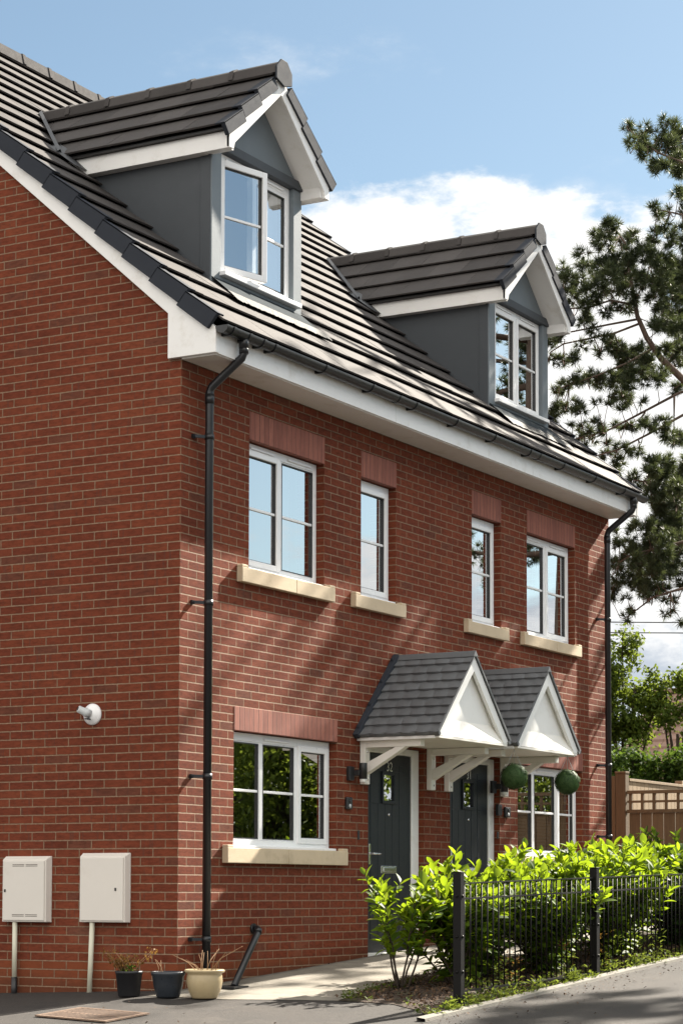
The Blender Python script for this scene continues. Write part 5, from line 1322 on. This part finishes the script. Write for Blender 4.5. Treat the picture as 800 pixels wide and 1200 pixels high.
# the rest of the crown, outside the photograph's frame: limbs all round the trunk
for i in range(30):
    z = 4.6 + 8.0 * i / 29; a = i * 2.4 + g.uniform(-0.4, 0.4); ln = (3.1 - 0.17 * (z - 4.6)) * g.uniform(0.65, 1.05)
    d = Vector((math.cos(a), math.sin(a), 0))
    if d.dot(Vector((-0.75, 0.66, 0))) > 0.25: continue              # that sector is the one laid out above
    b = Vector((11.35 - 0.02 * (z - 5), -1.33, z)); e = b + d * ln + Vector((0, 0, 0.25 * ln * g.uniform(-0.3, 1)))
    if e.x < 9.7 and e.z < 9.5: continue
    limb([b, b.lerp(e, 0.5) + Vector((0, 0, -0.12)), e], 0.05, 0.012)
    for q in range(int(6 * ln)):
        u = g.uniform(0.35, 1.05); p = b.lerp(e, u) + Vector(g.normal(0, 0.26, 3)) * np.array(1.0)
        if p.x < 9.6 and p.z < 9.8: continue
        if blocks(p) and g.random() < 0.93: continue
        clus.append((p, g.uniform(0.10, 0.18), 0))
for a, b, c in (((11.3, -1.35, 7.0), (11.2, -3.6, 7.6), (10.7, -5.9, 7.7)), ((11.28, -1.3, 7.6), (11.6, -4.0, 8.2), (11.7, -6.8, 8.3))):  # two long limbs added out of view to shade the asphalt
    limb([a, b, c], 0.03, 0.010)
    for q in range(48):
        u = g.uniform(0.55, 1.05); pp = Vector(b).lerp(Vector(c), u) + Vector(g.normal(0, 0.34, 3)); clus.append((pp, g.uniform(0.12, 0.2), 0))
for q in range(46):
    zz_ = g.uniform(6.6, 10.5); clus.append((Vector((11.3 + abs(g.normal(0, 0.3)), -1.55 - abs(g.normal(0, 0.28)), zz_)), g.uniform(0.10, 0.17), 0))
S = np.array([tuple(p) for p in segs])
tufts = []
for c, r_, vis in clus:
    i = int(np.argmin(((S - np.array(c)) ** 2).sum(1))); s = Vector(S[i])
    d = c - s; mid = s.lerp(c, 0.55) + Vector(g.normal(0, 0.03, 3)) - Vector((0, 0, 0.10 * d.length))
    if d.length > 0.45: mid = mid - Vector((0, 0, 0.14 * d.length))
    if 0.03 < d.length < 0.75: tr.tube([sub(s), sub(s.lerp(mid, 0.5) - Vector((0, 0, 0.02))), sub(mid), sub(mid.lerp(c, 0.6) + Vector((0, 0, 0.012))), sub(c)], [0.007, 0.006, 0.005, 0.004, 0.003], 5, False)
    n = max(3, int((r_ / 0.040) ** 2 * (2.0 if vis else 0.9)))
    for _ in range(n):
        o_ = Vector(g.normal(0, 1, 3)); o_.normalize(); o_ *= r_ * (g.random() ** 0.5) * 0.92
        p = c + o_
        if n > 2 and g.random() < 0.5: tr.tube([sub(c), sub(c.lerp(p, 0.6) + Vector((0, 0, -0.008))), sub(p)], [0.0035, 0.003, 0.0025], 4, False)
        dr = (o_ * 6 + d.normalized() * 0.4 + Vector(g.normal(0, 0.3, 3)) + Vector((0, 0, 0.25)))
        tufts.append((p, dr.normalized(), vis))
tr.build('trunk', 'pinebark', pine)
K = 44; V, F = [], []
T = np.array([tuple(t_[0]) for t_ in tufts]); Dn = np.array([tuple(t_[1]) for t_ in tufts]); n = len(T)
dirs = g.normal(0, 1, (n, K, 3)); dirs /= np.linalg.norm(dirs, axis=2)[:, :, None]
dirs = dirs * 0.9 + Dn[:, None, :] * 0.75; dirs /= np.linalg.norm(dirs, axis=2)[:, :, None]
ln = g.uniform(0.055, 0.105, (n, K, 1)); base = T[:, None, :] + dirs * 0.004
sd = np.cross(dirs, g.normal(0, 1, (n, K, 3))); sd /= np.linalg.norm(sd, axis=2)[:, :, None]
tipp = base + dirs * ln; wn_ = 0.0038
V = np.stack([base - sd * wn_, base + sd * wn_, tipp + sd * wn_ * 0.35, tipp - sd * wn_ * 0.35], 2).reshape(-1, 3) - po
fast('crown', V, np.arange(len(V)).reshape(-1, 4), 'needle', pine)
# ------------------------------------------------------------------ broad-leaved trees and shrubs behind the fence
def broad_tree(name, label, cat, x, y, zb, blobs, nleaf, size, m, seed, group, trunk=0.08, limbs=True):
    t = thing(name, label, cat, (x, y, zb), group); g = np.random.default_rng(seed); o = np.array((x, y, zb))
    pts, nr = [], []
    tot = sum(b[3] ** 2 for b in blobs)
    k = MB(); zt = max(b[2] for b in blobs)
    k.tube([(0, 0, -0.1), (0.03, 0.02, (zt - zb) * 0.4), (-0.02, 0.0, (zt - zb) * 0.75)], [trunk, trunk * 0.7, trunk * 0.35], 9)
    for bx, by, bz, br in blobs:
        c = np.array((bx, by, bz)) - o
        k.tube([(0.0, 0.0, c[2] * 0.45), tuple(c * np.array((0.55, 0.55, 0.75))), tuple(c + np.array((0, 0, br * 0.3)))], [trunk * 0.45, trunk * 0.28, trunk * 0.1], 6)
        nl = int(nleaf * br ** 2 / tot); ncl = max(5, int(br * 26))
        cc = g.normal(0, 1, (ncl, 3)); cc /= np.linalg.norm(cc, axis=1)[:, None]; cc *= (br * g.uniform(0.35, 1.08, ncl) ** 0.8)[:, None]
        idx = g.integers(0, ncl, nl)
        p = cc[idx] + g.normal(0, br * 0.14 + 0.03, (nl, 3)); pts.append(c + p); nr.append(p / (np.linalg.norm(p, axis=1)[:, None] + 1e-6) + np.array((0, 0, 0.6)))
        for q in range(0, ncl, 2): k.tube([tuple(c), tuple(c + cc[q] * 0.55 + np.array((0, 0, 0.02))), tuple(c + cc[q])], [trunk * 0.12, trunk * 0.08, trunk * 0.03], 4, False)
    k.build('trunk' if limbs else 'stems', 'stem', t)
    leaf_cloud('crown', np.concatenate(pts), np.concatenate(nr), size, m, t, 0.6, seed, 0.8)
    return t
broad_tree('broadleaf_tree', 'airy light green tree beside the downpipe at the right house corner', 'tree', 20.75, 4.75, 0.55,
           [(20.62, 4.72, 4.95, 0.34), (20.45, 4.95, 4.5, 0.40), (20.75, 4.55, 4.2, 0.42), (20.55, 4.85, 3.7, 0.45), (20.95, 4.3, 3.75, 0.40), (20.2, 5.3, 4.0, 0.5), (20.6, 4.8, 3.1, 0.5)], 7600, 0.085, 'treeleaf', 41, 'trees behind the fence')
broad_tree('broadleaf_tree', 'spreading light green tree in front of the distant tiled roof', 'tree', 21.1, 3.9, 0.55,
           [(21.0, 4.1, 4.35, 0.30), (21.2, 3.75, 4.45, 0.32), (21.35, 3.45, 4.2, 0.40), (21.0, 4.15, 3.9, 0.35), (21.5, 3.1, 3.9, 0.5), (21.3, 3.6, 3.55, 0.3), (21.6, 2.8, 4.3, 0.5)], 6600, 0.082, 'treeleaf', 42, 'trees behind the fence')
broad_tree('garden_shrub', 'dense green shrub behind the pale fence, beside the house corner', 'shrub', 18.2, 3.9, 0.5,
           [(18.1, 4.05, 2.6, 0.45), (18.35, 3.6, 2.75, 0.42), (18.0, 4.3, 3.0, 0.4), (18.5, 3.3, 2.45, 0.4)], 6400, 0.08, 'hedgeleaf', 43, 'shrubs behind the fence', 0.05, False)
broad_tree('garden_shrub', 'dense green shrub behind the pale fence, at the right edge of the photo', 'shrub', 18.8, 2.75, 0.5,
           [(18.7, 2.95, 2.6, 0.45), (18.9, 2.5, 2.75, 0.5), (18.8, 2.8, 3.0, 0.3), (19.0, 2.1, 2.8, 0.6)], 6400, 0.08, 'hedgeleaf', 44, 'shrubs behind the fence', 0.05, False)

# ------------------------------------------------------------------ the distant house and the overhead cables
fh = thing('tiled_house', 'distant brick house with a weathered red tiled roof, half hidden by trees', 'house', (33.5, 8.6, 0.5))
Lh = 5.0
rot = Matrix.Rotation(R(-8), 4, 'Z')
def HB(mb, name, m, par=fh): 
    mb.v = [tuple((rot @ Vector(v))) for v in mb.v]; return mb.build(name, m, par)
k = MB(); k.box(-1.2, 3.5, -Lh, 1.1, -0.6, 2.95); k.add([(-1.2, 1.1, 2.95), (3.5, 1.1, 2.95), (1.15, 1.1, 4.9)], [(0, 1, 2)]); k.add([(-1.2, -Lh, 2.95), (3.5, -Lh, 2.95), (1.15, -Lh, 4.9)], [(0, 2, 1)]); HB(k, 'wall', 'farwall')
k = MB(); nr_ = 12
for sg in (-1, 1):
    for i in range(nr_):
        u0, u1 = i / nr_, (i + 1) / nr_
        xa, xb = 1.15 + sg * 2.6 * (1 - u0), 1.15 + sg * 2.6 * (1 - u1 - 0.01)
        za, zb_ = 2.80 + 2.2 * u0, 2.80 + 2.2 * u1
        y = -Lh - 0.2
        while y < 1.3:
            b2 = min(y + 0.34, 1.3)
            k.add([(xa, y, za + 0.06), (xa, b2 - 0.01, za + 0.06), (xb, b2 - 0.01, zb_ + 0.02), (xb, y, zb_ + 0.02), (xa, y, za), (xa, b2 - 0.01, za)], [(0, 1, 2, 3), (0, 4, 5, 1)]); y = b2
rf = HB(k, 'roof', 'farroof')
k = MB().box(1.0, 1.3, -Lh - 0.2, 1.3, 4.98, 5.08); HB(k, 'ridge', 'farroof', rf)
for dz, lab in ((0.0, 'upper of two thin cables crossing the sky at the right'), (-0.215, 'lower of two thin cables crossing the sky at the right')):
    k = MB(); A, B = Vector((18.0, 18.0, 6.02 + dz)), Vector((31.0, -6.7, 5.80 + dz * 0.85))
    pts = [A.lerp(B, i / 24) - Vector((0, 0, 0.25 * 4 * (i / 24) * (1 - i / 24) - 0.20)) for i in range(25)]
    k.tube([p - A for p in pts], 0.011, 5)
    o = k.build('overhead_cable', 'black'); o.location = A; tag(o, lab, 'cable', 'overhead cables')

# trees across the road: they stand outside the frame, behind the panes' reflections
def street_tree(x, y, hh, rr, seed, label, n=5200):
    g = np.random.default_rng(seed); b = []
    for i in range(9):
        a = g.uniform(0, 6.28); q = rr * g.uniform(0.2, 0.7); b.append((x + math.cos(a) * q, y + math.sin(a) * q, h(x, y) + hh * g.uniform(0.28, 0.8), rr * g.uniform(0.45, 0.65)))
    broad_tree('street_tree', label, 'tree', x, y, h(x, y), b, n, 0.11, 'treeleaf', seed, 'trees across the road', 0.14)
street_tree(13.2, -7.3, 3.6, 1.6, 61, 'bushy green tree seen mirrored in the left ground-floor window', 13000)
street_tree(16.5, -9.4, 3.8, 1.9, 62, 'bushy green tree mirrored beside the first in the left ground-floor window', 13000)
street_tree(19.5, -6.6, 4.2, 2.0, 63, 'bushy green tree mirrored in the right ground-floor window', 13000)

# ------------------------------------------------------------------ sky, sun, camera
SUN = Vector((4.8, -1.0, 3.6)).normalized()
w = bpy.data.worlds.new('World'); sc.world = w; w.use_nodes = True
t = NT(w.node_tree); bg = t.n['Background']
sky = t.node('ShaderNodeTexSky', sky_type='NISHITA', sun_disc=False)
sky.sun_elevation = math.asin(SUN.z); sky.sun_rotation = math.atan2(SUN.x, SUN.y)
sky.air_density = 1.0; sky.dust_density = 0.6; sky.ozone_density = 1.2
co = t.node('ShaderNodeTexCoord').outputs['Generated']
vx, vy, vz = t.sep(co)
flat = t.comb(vx, vy, t.m('MULTIPLY', vz, 2.2))
n1 = t.noise(flat, 6.5, 10, 0.60); n2 = t.noise(t.comb(vx, vy, t.m('MULTIPLY', vz, 1.4)), 2.3, 4, 0.5); n3 = t.noise(flat, 13.0, 8, 0.62)
edge = t.m('ADD', t.m('MULTIPLY_ADD', vy, 0.17, 0.219), t.m('ADD', t.m('MULTIPLY_ADD', n2, 0.16, -0.08), t.m('MULTIPLY_ADD', n1, 0.16, -0.08)))
edge = t.m('ADD', edge, t.m('MULTIPLY_ADD', n3, 0.11, -0.055))
edge = t.m('ADD', edge, t.m('MULTIPLY', t.step(vx, -0.1, -0.9), 0.40))
cl = t.step(t.m('SUBTRACT', edge, vz), -0.010, 0.024)
wisp = t.m('MULTIPLY', t.step(n1, 0.55, 0.75), t.step(t.m('SUBTRACT', edge, vz), -0.10, 0.0))
cl = t.m('MAXIMUM', cl, t.m('MULTIPLY', wisp, 0.5))
shade = t.step(t.m('ADD', n1, t.m('MULTIPLY_ADD', n3, 0.7, -0.35)), 0.36, 0.62)
lowg = t.step(vz, 0.22, 0.10)
ccol = t.mix(t.m('MULTIPLY', t.m('SUBTRACT', 1.0, shade), t.m('MULTIPLY_ADD', lowg, 0.75, 0.15)), (9.2, 9.15, 9.0), (4.4, 5.0, 5.8))
hs = t.node('ShaderNodeHueSaturation'); hs.inputs['Saturation'].default_value = 0.88; t.put(hs.inputs['Color'], sky.outputs[0]); skyc = t.mix(1.0, hs.outputs[0], (0.95, 1.06, 1.04), 'MULTIPLY')
west_fill = t.step(vx, 0.0, -0.8)  # unseen western clouds brightened to add fill on the gable wall
ccol = t.mix(1.0, ccol, t.comb(t.m('MULTIPLY_ADD', west_fill, 0.75, 1.0), t.m('MULTIPLY_ADD', west_fill, 0.68, 1.0), t.m('MULTIPLY_ADD', west_fill, 0.58, 1.0)), 'MULTIPLY')
high = t.m('MULTIPLY', t.step(vz, 0.46, 0.66), t.step(n2, 0.30, 0.48))  # cloud cover added overhead, out of view, for fill light
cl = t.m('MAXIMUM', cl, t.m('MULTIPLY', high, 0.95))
south_fill = t.m('MULTIPLY', t.step(vy, 0.1, -0.7), t.step(vz, 0.34, 0.5))  # unseen high southern clouds, added and brightened to fill the front wall
ccol = t.mix(1.0, ccol, t.comb(t.m('MULTIPLY_ADD', south_fill, 0.8, 1.0), t.m('MULTIPLY_ADD', south_fill, 0.78, 1.0), t.m('MULTIPLY_ADD', south_fill, 0.74, 1.0)), 'MULTIPLY')
cl = t.m('MAXIMUM', cl, t.m('MULTIPLY', south_fill, t.step(n2, 0.36, 0.5)))
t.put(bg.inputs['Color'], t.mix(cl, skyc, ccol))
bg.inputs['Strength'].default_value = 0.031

sl = bpy.data.lights.new('sun', 'SUN'); sl.energy = 5.0; sl.angle = R(0.8); sl.color = (1.0, 0.92, 0.80)
so_ = bpy.data.objects.new('sun', sl); col.objects.link(so_); so_.rotation_euler = SUN.to_track_quat('Z', 'Y').to_euler(); so_.location = (10, -5, 20)

cam = bpy.data.cameras.new('camera'); co_ = bpy.data.objects.new('camera', cam); col.objects.link(co_)
Rv, Uv, Fv = Vector((0.494246, -0.869319, 0.002185)), Vector((-0.057609, -0.030246, 0.997881)), Vector((0.867411, 0.493325, 0.06503))
co_.matrix_world = Matrix(((Rv.x, Uv.x, -Fv.x, -14.62922), (Rv.y, Uv.y, -Fv.y, -9.80324), (Rv.z, Uv.z, -Fv.z, 0.79015), (0, 0, 0, 1)))
cam.sensor_fit = 'HORIZONTAL'; cam.sensor_width = 36.0; cam.lens = 2600.09 / 800 * 36; cam.shift_y = (874.57 - 600) / 800
cam.clip_start = 0.1; cam.clip_end = 3000
sc.camera = co_
sc.render.engine = 'CYCLES'
sc.cycles.use_denoising = True
sc.cycles.max_bounces = 10; sc.cycles.transparent_max_bounces = 16
sc.view_settings.view_transform = 'Standard'; sc.view_settings.look = 'None'; sc.view_settings.exposure = 2.0; sc.view_settings.gamma = 1.0
sc.view_settings.use_curve_mapping = False
